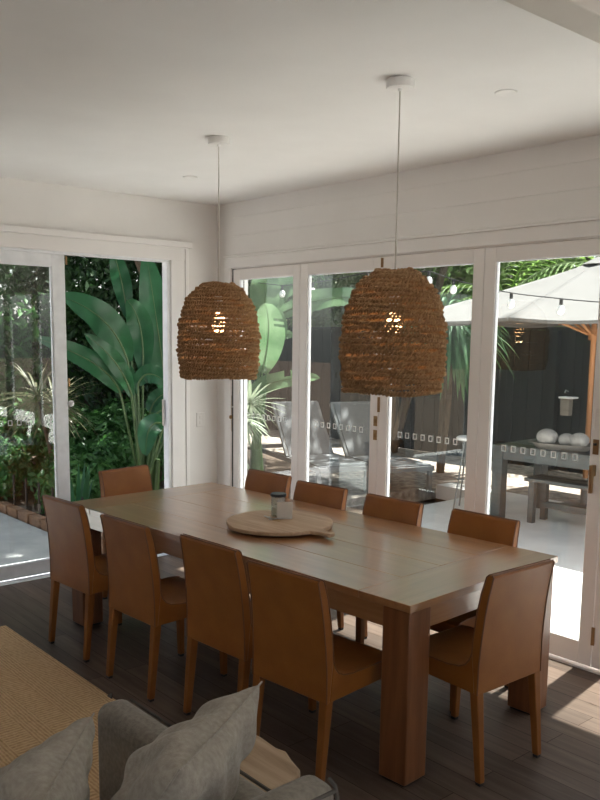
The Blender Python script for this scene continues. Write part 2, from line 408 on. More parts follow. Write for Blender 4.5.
for z in (1.42, 2.29):
    MB().box(.0, .006, -1.322, -1.309, z - .03, z + .03).build('hinge', 'bronze', lefts[0], bevel=.001, seg=1)
MB().lathe([(0, -.025), (.018, -.018), (.024, 0), (.018, .018), (0, .025)], 14, (-.025, -1.293, 1.263)).build('latch_knob', 'white', lefts[0], smooth=True)
MB().box(-.06, -.035, yL1 - .046, yL1 - .035, 1.05, 1.26).build('strike_plate', 'steel', struct(thing('door_9', None, None, kind='structure')), bevel=.002)

sw = thing('light_switch', 'white light switch plate on the narrow wall in the corner', 'light switch', (0, -.172, 1.085))
MB().box(0.0, .008, -.037, .037, -.058, .058).build('wall_plate', 'wall', sw, bevel=.003)
for k in (-1, 1): MB().box(.008, .011, -.010, .010, k * .022 - .014, k * .022 + .014).build('rocker', 'wall', sw, bevel=.001, seg=1)

for (x, y, lb) in ((3.473, -.969, 'round white recessed ceiling downlight, right of the nearer pendant cord'), (.904, -.857, 'round white recessed ceiling downlight, near the room corner left of the far pendant cord')):
    d = thing('ceiling_downlight', lb, 'downlight', (x, y, H), group='recessed downlights')
    MB().lathe([(.047, -.003), (.047, 0)], 28).lathe([(.042, -.005), (.047, -.003)], 28).build('trim_ring', 'white', d)
    MB().lathe([(.0, -.0055), (.040, -.005)], 24).build('lens', 'white', d)

# ------------------------------------------------------------------ dining table
TX, TY, TR = 2.324, -1.2213, R(3.026); TL, TW, TH = 2.645, 1.1105, .76
tb = thing('dining_table', 'long rectangular reddish-brown timber dining table with square legs', 'table', (TX, TY, 0), TR)
m = MB(); g = .002; hx, hy = TL / 2, TW / 2; eb = .27
m.box(-hx, -hx + eb - g, -hy, hy, TH - .032, TH, 1); m.box(hx - eb + g, hx, -hy, hy, TH - .032, TH, 1)
for k in range(4):
    y0 = -hy + k * TW / 4; m.box(-hx + eb, hx - eb, y0 + g / 2, y0 + TW / 4 - g / 2, TH - .032, TH, 0)
m.box(-hx + .02, hx - .02, -hy + .02, hy - .02, TH - .036, TH - .004, 2)
m.build('tabletop', ['table', 'tabley', 'groove'], tb, bevel=.0022, seg=2)
lw = .135; i = .012
for sx in (-1, 1):
    for sy in (-1, 1):
        x = sx * (hx - i - lw / 2); y = sy * (hy - i - lw / 2)
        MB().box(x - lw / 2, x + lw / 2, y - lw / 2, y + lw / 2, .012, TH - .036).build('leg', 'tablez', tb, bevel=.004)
        MB().box(x - lw / 2 + .012, x + lw / 2 - .012, y - lw / 2 + .012, y + lw / 2 - .012, 0, .012).build('foot_pad', 'black', tb)
for sy in (-1, 1):
    y = sy * (hy - .035); MB().box(-hx + i + lw, hx - i - lw, y - .014, y + .014, TH - .125, TH - .036).build('apron', 'table', tb, bevel=.003)
for sx in (-1, 1):
    x = sx * (hx - .035); MB().box(x - .014, x + .014, -hy + i + lw, hy - i - lw, TH - .125, TH - .036).build('apron', 'tabley', tb, bevel=.003)

# ------------------------------------------------------------------ dining chairs
CW = .418
def chair_section(poly, nx=10, dish=0.0, inner=()):
    """extrude a (y,z) outline across x with a slight taper towards the top and a dished inner face"""
    m = MB(); n = len(poly); vs = []
    xs = [-1 + 2 * k / nx for k in range(nx + 1)]
    for t in xs:
        for j, (y, z) in enumerate(poly):
            hw = CW / 2 - max(0, z - .46) * .028
            dd = dish * (1 - t * t) if j in inner else 0
            if j in inner:
                if z > .55: vs.append((t * hw, y - dd, z))
                else: vs.append((t * hw, y, z - dd * .9))
            else: vs.append((t * hw, y, z))
    fs = []
    for a in range(nx):
        for j in range(n):
            j2 = (j + 1) % n; fs.append((a * n + j, (a + 1) * n + j, (a + 1) * n + j2, a * n + j2))
    fs += [tuple(range(n)), tuple(nx * n + j for j in range(n))[::-1]]
    return m.add(vs, fs)

def make_chair(name, label):
    t = thing(name, label, 'chair', group='tan leather dining chairs around the table')
    rear = [(-.262, .865), (-.246, .79), (-.232, .70), (-.222, .60), (-.216, .50), (-.216, .372)]
    inner = [(-.196, .372), (-.176, .535), (-.180, .60), (-.191, .70), (-.207, .79), (-.228, .862), (-.238, .870), (-.252, .872)]
    o = chair_section(rear + inner, 10, .012, inner=(8, 9, 10)).build('backrest', 'leather', t, bevel=.006, seg=2)
    seat = [(-.197, .376), (-.177, .537), (-.168, .507), (-.150, .483), (-.120, .467), (-.06, .458), (.06, .456), (.17, .458), (.225, .452), (.243, .436), (.240, .380)]
    chair_section(seat, 10, .008, inner=(4, 5, 6, 7)).build('seat', 'leather', t, bevel=.004, seg=2)
    m = MB()
    for sx in (-1, 1):
        def px(z): return sx * (CW / 2 - max(0, z - .46) * .028 - .001)
        m.tube([(px(z), y, z) for y, z in [(.241, .436), (.225, .4525), (.17, .4585), (.06, .4575), (-.06, .4585), (-.12, .468), (-.150, .484), (-.168, .508), (-.178, .537), (-.181, .60), (-.192, .70), (-.208, .79), (-.229, .862), (-.24, .871)]], .0032, 6)
        m.tube([(px(z), y, z) for y, z in [(-.252, .871), (-.262, .863), (-.246, .79), (-.232, .70), (-.222, .60), (-.216, .50), (-.216, .375)]], .0032, 6)
    m.tube([(x * .198, -.2405, .8715) for x in (-1, 0, 1)], .003, 6).tube([(x * .198, -.2555, .8705) for x in (-1, 0, 1)], .003, 6)
    m.build('piping', 'piping', t, smooth=True)
    for sx in (-1, 1):
        for (y0, y1) in ((-.196, -.232), (.216, .224)):
            b = (sx * .190, y1, .012); a = (sx * (CW / 2 - .021), y0, .382)
            lg = MB().taper(b, a, .029, .040).build('leg', 'leatherleg', t, bevel=.004)
            MB().taper((b[0], b[1], 0), (b[0], b[1], .012), .022, .024).build('foot_glide', 'black', lg)
    return t

# (x, y) of the chair's middle, heading: chair front faces +y locally
def mid(xc, yrear, rz, d=.24): return (xc - math.sin(rz) * d, yrear + math.cos(rz) * d, 0)
ch = make_chair('dining_chair', 'tan leather dining chair in the near row, leftmost, beside the jute rug corner')
near = [(1.475, -2.075, R(4)), (2.13, -2.06, R(3)), (2.745, -1.985, R(3)), (3.29, -2.01, R(5))]
ch.location = mid(*near[0]); ch.rotation_euler = (0, 0, near[0][2])
near_l = [None, 'tan leather dining chair in the near row, second from the left-hand end of the table', 'tan leather dining chair in the near row, just behind the peak of the grey cushion', 'tan leather dining chair in the near row, beside the nearest table leg']
for k in (1, 2, 3): dup(ch, mid(*near[k]), near[k][2], near_l[k])
far = [(1.43, -.595, R(183)), (1.98, -.625, R(185)), (2.56, -.600, R(182)), (3.145, -.545, R(182))]
far_l = ['tan leather chair across the table, nearest the room corner, behind the jar',
         'tan leather chair across the table, in front of the first sun lounger',
         'tan leather chair across the table, below the nearer pendant and door locks',
         'tan leather chair across the table, in front of the outdoor table']
for k in range(4): dup(ch, mid(*far[k]), far[k][2], far_l[k])
def side(xrear, yc, rz, d=.24): return (xrear - math.sin(rz) * d, yc + math.cos(rz) * d, 0)
dup(ch, side(3.845, -1.245, R(88)), R(88), 'tan leather dining chair at the near head of the table beside the sunlit floor')
dup(ch, side(.695, -1.262, R(-81)), R(-81), 'tan leather dining chair at the far head of the table before the garden doorway')

# ------------------------------------------------------------------ pendants
def shade_radius(t):          # t: 0 bottom .. 1 top
    pts = [(0, .196), (.05, .204), (.2, .211), (.38, .215), (.5, .211), (.62, .202), (.74, .186), (.82, .169), (.9, .142), (.95, .115), (1.0, .080)]
    for (a, ra), (b, rb) in zip(pts, pts[1:]):
        if t <= b: return ra + (rb - ra) * (t - a) / (b - a)
    return pts[-1][1]
def rope_shade(h=.492):
    rnd = random.Random(4); m = MB()
    # arc-length spaced rows
    S = [0]; ts = [k / 200 for k in range(201)]
    for a, b in zip(ts, ts[1:]): S.append(S[-1] + math.hypot((b - a) * h, shade_radius(b) - shade_radius(a)))
    rows = 24
    for i in range(rows):
        s = S[-1] * i / (rows - 1); k = min(range(201), key=lambda q: abs(S[q] - s)); t = ts[k]
        r = shade_radius(t); z = t * h; n = max(18, int(2 * PI * r / .030)); ph = rnd.random() * 6
        seg = 6 * n; lump = (.0035 if i % 3 == 0 else -.001)
        amp = [.55 + .9 * rnd.random() for _ in range(n + 1)]
        for sgn in (1, -1):
            pts = []
            for q in range(seg):
                a = 2 * PI * q / seg; w = n * a + ph + (0 if sgn == 1 else PI)
                rr = r + lump + .0075 * amp[q // 6] * math.cos(w) + .003 * math.sin(5 * a + i) + rnd.uniform(-.0022, .0022)
                pts.append((rr * math.cos(a), rr * math.sin(a), z + .0068 * amp[q // 6] * math.sin(w) + .0035 * math.sin(3 * a + i * 1.7)))
            m.tube(pts, .0056, 5, True)
        # knots that tie this row to the one above
        if i < rows - 1:
            s2 = S[-1] * (i + 1) / (rows - 1); k2 = min(range(201), key=lambda q: abs(S[q] - s2)); r2 = shade_radius(ts[k2]); z2 = ts[k2] * h
            for q in range(n):
                a = 2 * PI * (q + .5 * (i % 2)) / n + rnd.uniform(-.02, .02); b = a + .07
                if rnd.random() < .35: continue
                m.tube([(r * math.cos(a), r * math.sin(a), z), ((r + r2) / 2 * math.cos((a + b) / 2) * 1.005, (r + r2) / 2 * math.sin((a + b) / 2) * 1.005, (z + z2) / 2), (r2 * math.cos(b), r2 * math.sin(b), z2)], .0052, 5)
    m.tube([(0.196 * math.cos(2 * PI * q / 60), 0.196 * math.sin(2 * PI * q / 60), 0) for q in range(60)], .006, 6, True)
    return m
def make_pendant(label, loc, zb):
    p = thing('pendant_lamp', label, 'pendant lamp', loc, group='woven rope pendant lamps')
    cn = MB().lathe([(0, -.036), (.054, -.036), (.058, -.032), (.058, -.004), (.054, 0), (0, 0)], 36).lathe([(0, -.046), (.008, -.046), (.010, -.036)], 12).build('ceiling_rose', 'white', p, smooth=True)
    top = zb + .492 - loc[2]
    MB().tube([(0, 0, -.03), (.001, 0, top * .5), (0, 0, top - .06)], .0032, 8).build('cord', 'cord', p, smooth=True)
    sh = rope_shade().build('shade', 'rope', p, smooth=True, loc=(0, 0, zb - loc[2]))
    m = MB()
    for a in (0, 2.1, 4.2): m.tube([(0, 0, top - .02), (.095 * math.cos(a), .095 * math.sin(a), top - .004)], .0025, 6)
    m.build('shade_carrier', 'brass', sh, loc=(0, 0, -(zb - loc[2])))
    MB().lathe([(0, top - .15), (.018, top - .15), (.021, top - .14), (.021, top - .07), (.012, top - .055), (0, top - .05)], 20).build('lamp_holder', 'white', p, smooth=True)
    zc = top - .205
    MB().lathe([(0, zc - .052), (.024, zc - .045), (.036, zc - .02), (.038, zc), (.032, zc + .025), (.017, zc + .052), (.014, zc + .058), (0, zc + .06)], 20).build('bulb', 'bulb', p, smooth=True)
    return p
p0 = make_pendant('brown woven rope dome pendant hanging over the near end of the table', (3.290, -1.428, H), 1.553)
p1 = dup(p0, (1.950, -1.371, H), R(70), 'brown woven rope dome pendant over the far end of the table, near the corner')
p1.location.z = H - .0; 

# ------------------------------------------------------------------ things on the table
bx, by, TZ = 2.33, -1.245, TH
bd = thing('serving_board', 'round pale timber serving board with a short handle lying on the dining table', 'serving board', (bx, by, TZ), R(3))
poly = []
r0 = .285
for k in range(61):
    a = R(9) + (2 * PI - R(18)) * k / 60; rr = r0 * (1 + .012 * math.sin(3 * a) + .008 * math.sin(7 * a)); poly.append((rr * math.cos(a), rr * math.sin(a)))
poly += [(.300, -.036), (.325, -.026), (.370, -.026), (.392, -.020), (.398, 0), (.392, .020), (.370, .026), (.325, .026), (.300, .036)]
mm = MB(); mm.prism(poly, .014, .034)
mm.build('board_slab', 'board', bd, bevel=.004)
for a in (.6, 2.2, 3.9, 5.4): MB().lathe([(.016, 0), (.016, .014)], 12, (.19 * math.cos(a), .19 * math.sin(a), 0)).build('foot', 'black', bd)
jz = TZ + .034
jr = thing('candle_jar', 'clear glass jar with a black lid standing on the round serving board', 'jar', (2.235, -1.175, jz))
MB().lathe([(0, 0), (.036, 0), (.040, .004), (.040, .104), (.037, .110), (.035, .110), (.0375, .102), (.0375, .008), (0, .008)], 32).build('glass_body', 'jarglass', jr, smooth=True)
MB().lathe([(0, .009), (.0365, .009), (.0365, .052), (0, .054)], 28).build('wax_fill', 'wax', jr, smooth=True)
MB().lathe([(0, .110), (.043, .110), (.045, .113), (.045, .122), (.042, .126), (0, .127)], 32).build('lid', 'black', jr, smooth=True)
cd = thing('display_card', 'small pale square card standing against the glass jar on the serving board', 'card', (2.312, -1.195, jz), R(55))
MB().box(-.042, .042, -.002, .002, 0, .092).build('card_panel', 'card', cd, bevel=.001, seg=1)
MB().box(-.036, .036, -.012, .012, 0, .004).build('card_foot', 'card', cd, bevel=.001, seg=1)
ky = thing('key_ring', 'small bunch of shiny metal keys on the serving board in front of the jar', 'keys', (2.29, -1.265, jz), R(30))
MB().tube([(.016 * math.cos(2 * PI * k / 20), .016 * math.sin(2 * PI * k / 20), .003) for k in range(20)], .0018, 6, True).build('ring', 'steel', ky, smooth=True)
for k, a in enumerate((-.5, .6, 2.6)):
    c, s = math.cos(a), math.sin(a); mm = MB()
    mat = Matrix.Translation((.016 * c, .016 * s, .003 + .003 * k)) @ Matrix.Rotation(a, 4, 'Z')
    mm.box(.0, .022, -.010, .010, -.0012, .0012, mat=mat).box(.022, .052, -.004, .004, -.0012, .0012, mat=mat).box(.036, .048, -.007, -.004, -.0012, .0012, mat=mat)
    mm.build('key', 'steel' if k else 'brass', ky, bevel=.001, seg=1)

# ------------------------------------------------------------------ rug
rg = thing('jute_rug', 'large golden jute rug with woven bands on the dark floor', 'rug', (2.6, -3.65, 0))
MB().box(-1.74, 1.35, -1.5, 1.47, 0, .014).build('pile', 'rug', rg, bevel=.005)
MB().taper((-.42, 1.455, .008), (-.41, 1.468, .035), .05, .015, da=.006, db=.003).build('corner_tag', 'pipe2', rg)

# ------------------------------------------------------------------ sofa (faces -x, its arm towards the table)
sf = thing('linen_sofa', 'grey linen sofa with slim padded arms in the foreground', 'sofa', (3.9, -3.9, 0))
def L3(x, y, z): return (x - 3.9, y + 3.9, z)
def rbox(x0, x1, y0, y1, z0, z1): return MB().box(x0 - 3.9, x1 - 3.9, y0 + 3.9, y1 + 3.9, z0, z1)
rbox(3.36, 4.40, -2.875, -2.755, .06, .60).build('arm', 'linen', sf, bevel=.045, seg=5)
rbox(3.36, 4.40, -5.12, -5.0, .06, .60).build('arm', 'linen', sf, bevel=.045, seg=5)
rbox(4.385, 4.485, -5.12, -2.85, .06, .80).build('backrest', 'linen', sf, bevel=.035, seg=5)
rbox(3.62, 4.36, -5.0, -2.88, .08, .30).build('base', 'linen', sf, bevel=.02, seg=3)
for k in range(2): rbox(3.60, 4.37, -4.99 + k * 1.055, -3.945 + k * 1.055, .28, .415).build('seat_cushion', 'linen', sf, bevel=.04, seg=4)
pm = MB()
pm.tube([L3(3.40, -2.757, .588), L3(4.37, -2.757, .588)], .005, 6)
pm.tube([L3(4.478, -2.853, .08), L3(4.478, -2.853, .77), L3(4.470, -2.853, .79), L3(4.45, -2.853, .798)], .005, 6)
pm.tube([L3(4.478, -2.86, .783), L3(4.478, -5.1, .783)], .005, 6)
pm.build('piping', 'pipe2', sf, smooth=True)
for (x, y) in ((3.45, -2.815), (4.42, -2.93), (3.45, -5.06), (4.42, -5.04)): MB().taper((x, y + 0, 0), (x, y, .07), .035, .045).build('leg', 'black', sf, loc=(-3.9, 3.9, 0))

def make_cushion(name, label, A, B, n, drop, shift, thick):
    """pinched square cushion: top corners A,B, leaning so its foot sits `shift` back along -n"""
    A, B = Vector(A), Vector(B); e = (B - A); w = e.length; e.normalize()
    dn = Vector((-n[0] * shift, -n[1] * shift, -drop)); hgt = dn.length; dn.normalize()
    nn = e.cross(dn).normalized()
    ctr = (A + B) / 2 + dn * hgt / 2
    t = thing(name, label, 'cushion', (ctr.x, ctr.y, ctr.z - drop / 2), group='grey linen cushions on the sofa')
    G = 34; rnd = random.Random(len(label)); vs = []; fs = []
    org = Vector((0, 0, drop / 2))
    ph = [rnd.random() * 6 for _ in range(6)]
    for side_ in (1, -1):
        for a in range(G + 1):
            for b in range(G + 1):
                u = -1 + 2 * a / G; v = -1 + 2 * b / G
                pin = 1 - .10 * (1 - u * u) * abs(v) ** 3
                piu = 1 - .10 * (1 - v * v) * abs(u) ** 3
                f = max(0, (1 - u * u) * (1 - v * v)) ** .5
                wr = .010 * math.sin(5 * u + 3 * v + ph[0]) + .008 * math.sin(-4 * u + 8 * v + ph[1]) + .008 * math.sin(13 * u + 4 * v + ph[2]) + .007 * math.sin(15 * v - 7 * u + ph[3]) * abs(u + .2)
                d = thick / 2 * f * 1.0 + wr * f ** .5 * (1 if f > 0 else 0)
                p = org + e * (u * w / 2 * piu) + dn * (v * hgt / 2 * pin) + nn * d * side_
                vs.append(p)
    K = (G + 1) ** 2
    for s_ in range(2):
        for a in range(G):
            for b in range(G):
                q = (a * (G + 1) + b, (a + 1) * (G + 1) + b, (a + 1) * (G + 1) + b + 1, a * (G + 1) + b + 1)
                q = tuple(x + s_ * K for x in q); fs.append(q if s_ == 0 else q[::-1])
    o = MB().add(vs, fs).build('cushion_body', 'linen2', t, sub=1)
    bm = bmesh.new(); bm.from_mesh(o.data); bmesh.ops.remove_doubles(bm, verts=bm.verts, dist=.0005); bmesh.ops.recalc_face_normals(bm, faces=bm.faces); bm.to_mesh(o.data); bm.free()
    o.data.polygons.foreach_set('use_smooth', [True] * len(o.data.polygons))
    edge = [(u, -1) for u in np.linspace(-1, 1, 24)[:-1]] + [(1, v) for v in np.linspace(-1, 1, 24)[:-1]] + [(u, 1) for u in np.linspace(1, -1, 24)[:-1]] + [(-1, v) for v in np.linspace(1, -1, 24)[:-1]]
    pts = []
    for u, v in edge:
        pin = 1 - .10 * (1 - u * u) * abs(v) ** 3; piu = 1 - .10 * (1 - v * v) * abs(u) ** 3
        pts.append(org + e * (u * w / 2 * piu) + dn * (v * hgt / 2 * pin))
    MB().tube(pts, .0028, 6, True).build('seam', 'linen2', t, smooth=True)
    return t
nrm = (.85, .53)
make_cushion('sofa_cushion', 'plump grey linen cushion in the sofa corner, in front of the pale stool', (4.137, -2.797, .905), (4.365, -3.19, .90), nrm, .44, .28, .225)
make_cushion('sofa_cushion', 'grey linen cushion at the left, its peak overlapping the jute rug', (3.925, -3.155, .85), (4.225, -3.42, .85), nrm, .40, .27, .225)

# ------------------------------------------------------------------ pale wooden stool beside the sofa arm
st = thing('wooden_stool', 'rough pale timber stool wedged between sofa arm and dining chairs', 'stool', (3.80, -2.61, 0))
rnd = random.Random(3)
poly = [(-.19, -.115), (.17, -.118), (.196, -.10), (.200, -.02), (.196, .066), (.165, .098), (.10, .118), (.055, .137), (.02, .128), (-.06, .135), (-.15, .128), (-.195, .10), (-.205, 0)]
MB().prism(poly, .435, .50).build('seat', 'palewood', st, bevel=.009, seg=3)
for sx in (-1, 1):
    for sy in (-1, 1): MB().taper((sx * .165, sy * .085, 0), (sx * .13, sy * .06, .44), .036, .045).build('leg', 'palewood', st, bevel=.004)

# ------------------------------------------------------------------ outside ground and fences
GZ = -.03
struct(MB().box(-.16, 12, .12, 3.95, -.2, GZ).box(-.9, 12, 3.95, 4.25, -.2, GZ).build('patio_paving', 'paver'))
struct(MB().box(-9, 12, 4.25, 14, -.2, GZ - .005).box(-2.6, -.9, 2.3, 4.25, -.2, GZ - .004).build('sandy_ground', 'sand'))
struct(MB().box(-9, -.16, -.82, 2.3, -.25, -.08).box(-9, -2.6, 2.3, 4.25, -.25, -.08).build('garden_bed', 'soil'))
struct(MB().box(-3.0, -.16, -7, -.82, -.25, -.06).build('garden_path', 'concrete'))
struct(MB().box(-3.0, 16, -20, -7.4, -.2, -.05).box(9.2, 22, -7.4, 4, -.2, -.05).build('added_bounce_terrace', 'paver'))  # unseen pale paving added to bounce sunlight up to ceiling and walls
struct(MB().box(-60, 60, -40, 60, -.6, -.26).build('outer_ground', 'soil'))

def fence(name, label, a, b, h=1.97, n=None):
    a = Vector((a[0], a[1], 0)); b = Vector((b[0], b[1], 0)); d = b - a; Ln = d.length
    t = thing(name, label, 'fence', (a.x, a.y, GZ), math.atan2(d.y, d.x))
    bw = .12; nb = int(Ln / bw); m = MB(); rn = random.Random(nb)
    for k in range(nb):
        o = .006 * (k % 2); m.box(k * bw + .003, (k + 1) * bw - .003, -.012 + o, .008 + o, 0, h - .04 + rn.uniform(-.004, .004))
    m.build('paling_panel', 'fence', t)
    MB().box(0, Ln, -.03, .05, h - .04, h).build('cap_rail', 'fence', t, bevel=.004)
    k = .05
    while k < Ln:
        MB().box(k, k + .09, -.10, -.013, 0, h - .05).build('post', 'fence', t, bevel=.004); k += 1.8
    return t
fence('timber_fence', 'tall dark-stained paling fence at the back of the patio', (-8.0, 6.2), (7.0, 6.2))
fence('timber_fence', 'dark paling fence deep in the shade behind the garden hedge', (-8.0, -5), (-8.0, 6.15))

# ------------------------------------------------------------------ sun loungers
def make_lounger(label):
    t = thing('sun_lounger', label, 'sun lounger', group='sun loungers on the patio')
    w = .31
    f = MB()
    for s in (-1, 1): f.box(-1.25, .97, s * w - .02, s * w + .02, .27, .325)
    f.box(.93, .97, -w, w, .27, .325).box(-1.25, -1.21, -w, w, .27, .325)
    f.build('frame', 'aluminium', t, bevel=.004)
    for sx in (-1.2, .90):
        for s in (-1, 1): MB().box(sx - .03, sx + .03, s * w - .022, s * w + .022, 0, .28).build('leg', 'aluminium', t, bevel=.003)
    MB().box(0, .95, -w + .01, w - .01, .325, .342).build('seat_sling', 'sling', t, bevel=.004)
    b = MB().box(-.78, 0, -w + .02, w - .02, 0, .018).build('back_sling', 'sling', t, bevel=.004, loc=(0, 0, .335)); b.rotation_euler = (0, R(52), 0)
    q = MB()
    for s in (-1, 1): q.box(-.79, 0, s * w - .018, s * w + .018, -.03, .006)
    q.box(-.80, -.77, -w, w, -.03, .012)
    q = q.build('back_frame', 'aluminium', t, bevel=.003, loc=(0, 0, .335)); q.rotation_euler = (0, R(52), 0)
    return t
l1 = make_lounger('grey sling sun lounger nearer the banana plant, left one of the two')
dv = Vector((.957, -.29, 0)); pv = Vector((.29, .957, 0)); rzl = math.atan2(-.29, .957)
h1 = Vector((-2.02, 2.85, GZ)); l1.location = h1; l1.rotation_euler = (0, 0, rzl)
h2 = h1 + pv * .70 + dv * .26
dup(l1, h2, rzl, 'grey sling sun lounger, right one of the two, its foot past the middle stile')

# ------------------------------------------------------------------ umbrella
um = thing('patio_umbrella', 'large cream canvas patio umbrella with timber pole over the outdoor table', 'umbrella', (1.08, 4.0, GZ))
ux, uy, za, ze = 1.36, 1.5, 2.62, 2.0
rim = [(-1, -1), (0, -1), (1, -1), (1, 0), (1, 1), (0, 1), (-1, 1), (-1, 0)]
def uv_pt(k, t): x, y = rim[k % 8]; return Vector((ux * x * t, uy * y * t, za + (ze - za) * (t ** .88)))
m = MB()
for k in range(8):
    n = 8; vs = []; fs = []
    for i_ in range(n + 1):
        t = i_ / n; A_, B_ = uv_pt(k, t), uv_pt(k + 1, t)
        for j in range(n + 1):
            q = j / n; p = A_.lerp(B_, q); p.z -= .035 * t * math.sin(PI * q); vs.append(p)
    for i_ in range(n):
        for j in range(n): fs.append((i_ * (n + 1) + j, (i_ + 1) * (n + 1) + j, (i_ + 1) * (n + 1) + j + 1, i_ * (n + 1) + j + 1))
    o = len(vs)
    for j in range(n + 1):
        p = vs[n * (n + 1) + j]; vs.append(Vector((p.x * 1.003, p.y * 1.003, p.z - .03)))
    for j in range(n): fs.append((n * (n + 1) + j, o + j, o + j + 1, n * (n + 1) + j + 1))
    m.add(vs, fs)
cv = m.build('canopy', 'canvas', um)
so_ = cv.modifiers.new('thick', 'SOLIDIFY'); so_.thickness = .004
cv.data.polygons.foreach_set('use_smooth', [True] * len(cv.data.polygons)); cv.data.set_sharp_from_angle(angle=R(14))
MB().lathe([(.16, za - .05), (.0, za + .03)], 8).build('vent_cap', 'canvas', um)
MB().lathe([(.028, 0.02), (.028, za - .03)], 16).build('pole', 'orangewood', um, smooth=True)
MB().lathe([(.055, 1.80), (.055, 1.92)], 16).build('hub', 'orangewood', um, smooth=True)
MB().lathe([(.0, .0), (.25, 0), (.25, .05), (.04, .07), (.04, .35), (0, .35)], 28).build('base', 'aluminium', um)
for k in range(8):
    e = uv_pt(k, .98); mid_ = uv_pt(k, .5)
    MB().tube([(0, 0, za - .05), mid_ - Vector((0, 0, .03)), e - Vector((0, 0, .02))], .013, 6).build('rib', 'orangewood', um)
    MB().tube([(e.x * .03, e.y * .03, 1.86), mid_ - Vector((0, 0, .04))], .014, 6).build('strut', 'orangewood', um)

# ------------------------------------------------------------------ outdoor table, bench, tray
ot = thing('outdoor_table', 'dark grey timber outdoor dining table under the patio umbrella', 'table', (1.85, 3.42, GZ), R(3))
ox, oy = 1.20, .46
m = MB()
for k in range(5): m.box(-ox, ox, -oy + k * .184 + .002, -oy + (k + 1) * .184 - .002, .715, .75)
m.build('tabletop', 'darktable', ot, bevel=.003)
for sx in (-1, 1):
    for sy in (-1, 1):
        MB().box(sx * (ox - .06) - .055, sx * (ox - .06) + .055, sy * (oy - .06) - .055, sy * (oy - .06) + .055, 0, .715).build('leg', 'darktable', ot, bevel=.003)
for sy in (-1, 1): MB().box(-ox + .11, ox - .11, sy * (oy - .04) - .015, sy * (oy - .04) + .015, .61, .715).build('apron', 'darktable', ot)
for sx in (-1, 1): MB().box(sx * (ox - .04) - .015, sx * (ox - .04) + .015, -oy + .11, oy - .11, .61, .715).build('apron', 'darktable', ot)
ob = thing('outdoor_bench', 'dark slatted outdoor bench pushed under the outdoor table', 'bench', (1.95, 3.2, GZ), R(3))
m = MB()
for k in range(3): m.box(-.95, .95, -.17 + k * .115, -.17 + k * .115 + .105, .415, .45)
m.build('seat', 'darktable', ob, bevel=.003)
for sx in (-1, 1):
    for sy in (-1, 1): MB().box(sx * .88 - .03, sx * .88 + .03, sy * .12 - .03, sy * .12 + .03, 0, .415).build('leg', 'darktable', ob, bevel=.003)
MB().box(-.84, .84, -.03, .03, .15, .21).build('stretcher', 'darktable', ob)
tz = GZ + .75
ty_ = thing('serving_tray', 'long weathered shallow tray on the outdoor table holding three white balls', 'tray', (1.30, 3.16, tz), R(14))
poly = [(.29 * math.copysign(abs(math.cos(a)) ** .6, math.cos(a)), .13 * math.copysign(abs(math.sin(a)) ** .6, math.sin(a))) for a in [2 * PI * k / 36 for k in range(36)]]
m = MB(); n = 36
vs = [(x * .85, y * .85, 0) for x, y in poly] + [(x, y, .055) for x, y in poly] + [(x * .93, y * .93, .055) for x, y in poly] + [(x * .82, y * .82, .02) for x, y in poly]
fs = [tuple(range(n))[::-1], tuple(range(3 * n, 4 * n))]
for r_ in range(3):
    for j in range(n): fs.append((r_ * n + j, r_ * n + (j + 1) % n, (r_ + 1) * n + (j + 1) % n, (r_ + 1) * n + j))
m.add(vs, fs).build('tray_body', 'tray', ty_, smooth=True)
for s in (-1, 1): MB().tube([(s * .28, -.04, .045), (s * .32, -.03, .05), (s * .32, .03, .05), (s * .28, .04, .045)], .008, 6).build('handle', 'tray', ty_)
for (dx, dy, r, lb) in ((-.15, -.005, .098, 'largest white knobbly ball at the left end of the outdoor tray'), (.035, .02, .078, 'small white knobbly ball in the middle of the outdoor tray'), (.165, -.01, .088, 'white knobbly ball at the right end of the outdoor tray')):
    c = Vector((1.30, 3.16, 0)) + Matrix.Rotation(R(14), 3, 'Z') @ Vector((dx, dy, 0))
    m = MB(); prof = []
    n1, n2 = 14, 24; vs = []; fs = []
    for a in range(n1 + 1):
        th = PI * a / n1
        for b in range(n2):
            ph = 2 * PI * b / n2; rr = r * (1 + .035 * math.sin(4 * ph + 3 * th))
            vs.append((rr * math.sin(th) * math.cos(ph) * 1.05, rr * math.sin(th) * math.sin(ph), r * .86 - r * .86 * math.cos(th)))
    for a in range(n1):
        for b in range(n2): fs.append((a * n2 + b, a * n2 + (b + 1) % n2, (a + 1) * n2 + (b + 1) % n2, (a + 1) * n2 + b))
    tag(m.add(vs, fs).build('decorative_ball', 'knit', smooth=True, loc=(c.x, c.y, tz + .022)), lb, 'ball', 'white balls on the outdoor tray')

# little white stool on thin legs, and the box on the fence
ws = thing('side_stool', 'round white topped stool on thin metal legs at the left end of the outdoor table', 'stool', (.30, 3.02, GZ))
MB().lathe([(0, .745), (.125, .745), (.14, .755), (.14, .775), (.125, .785), (0, .785)], 28).build('seat', 'white', ws, smooth=True)
for k in range(3):
    a = 2 * PI * k / 3 + 2.6; MB().tube([(.08 * math.cos(a), .08 * math.sin(a), .745), (.23 * math.cos(a), .23 * math.sin(a), 0)], .009, 8).build('leg', 'aluminium', ws)
MB().tube([(.16 * math.cos(2 * PI * k / 24), .16 * math.sin(2 * PI * k / 24), .35) for k in range(24)], .006, 6, True).build('foot_ring', 'aluminium', ws)
wbx = thing('wall_box', 'small pale box under a white shelf mounted on the dark back fence', 'wall box', (-.42, 6.09, .86))
MB().box(-.08, .05, -.10, 0, -.10, .12).build('box_body', 'tray', wbx, bevel=.006)
MB().box(-.08, .13, -.16, 0, .13, .155).build('shelf', 'white', wbx, bevel=.006)
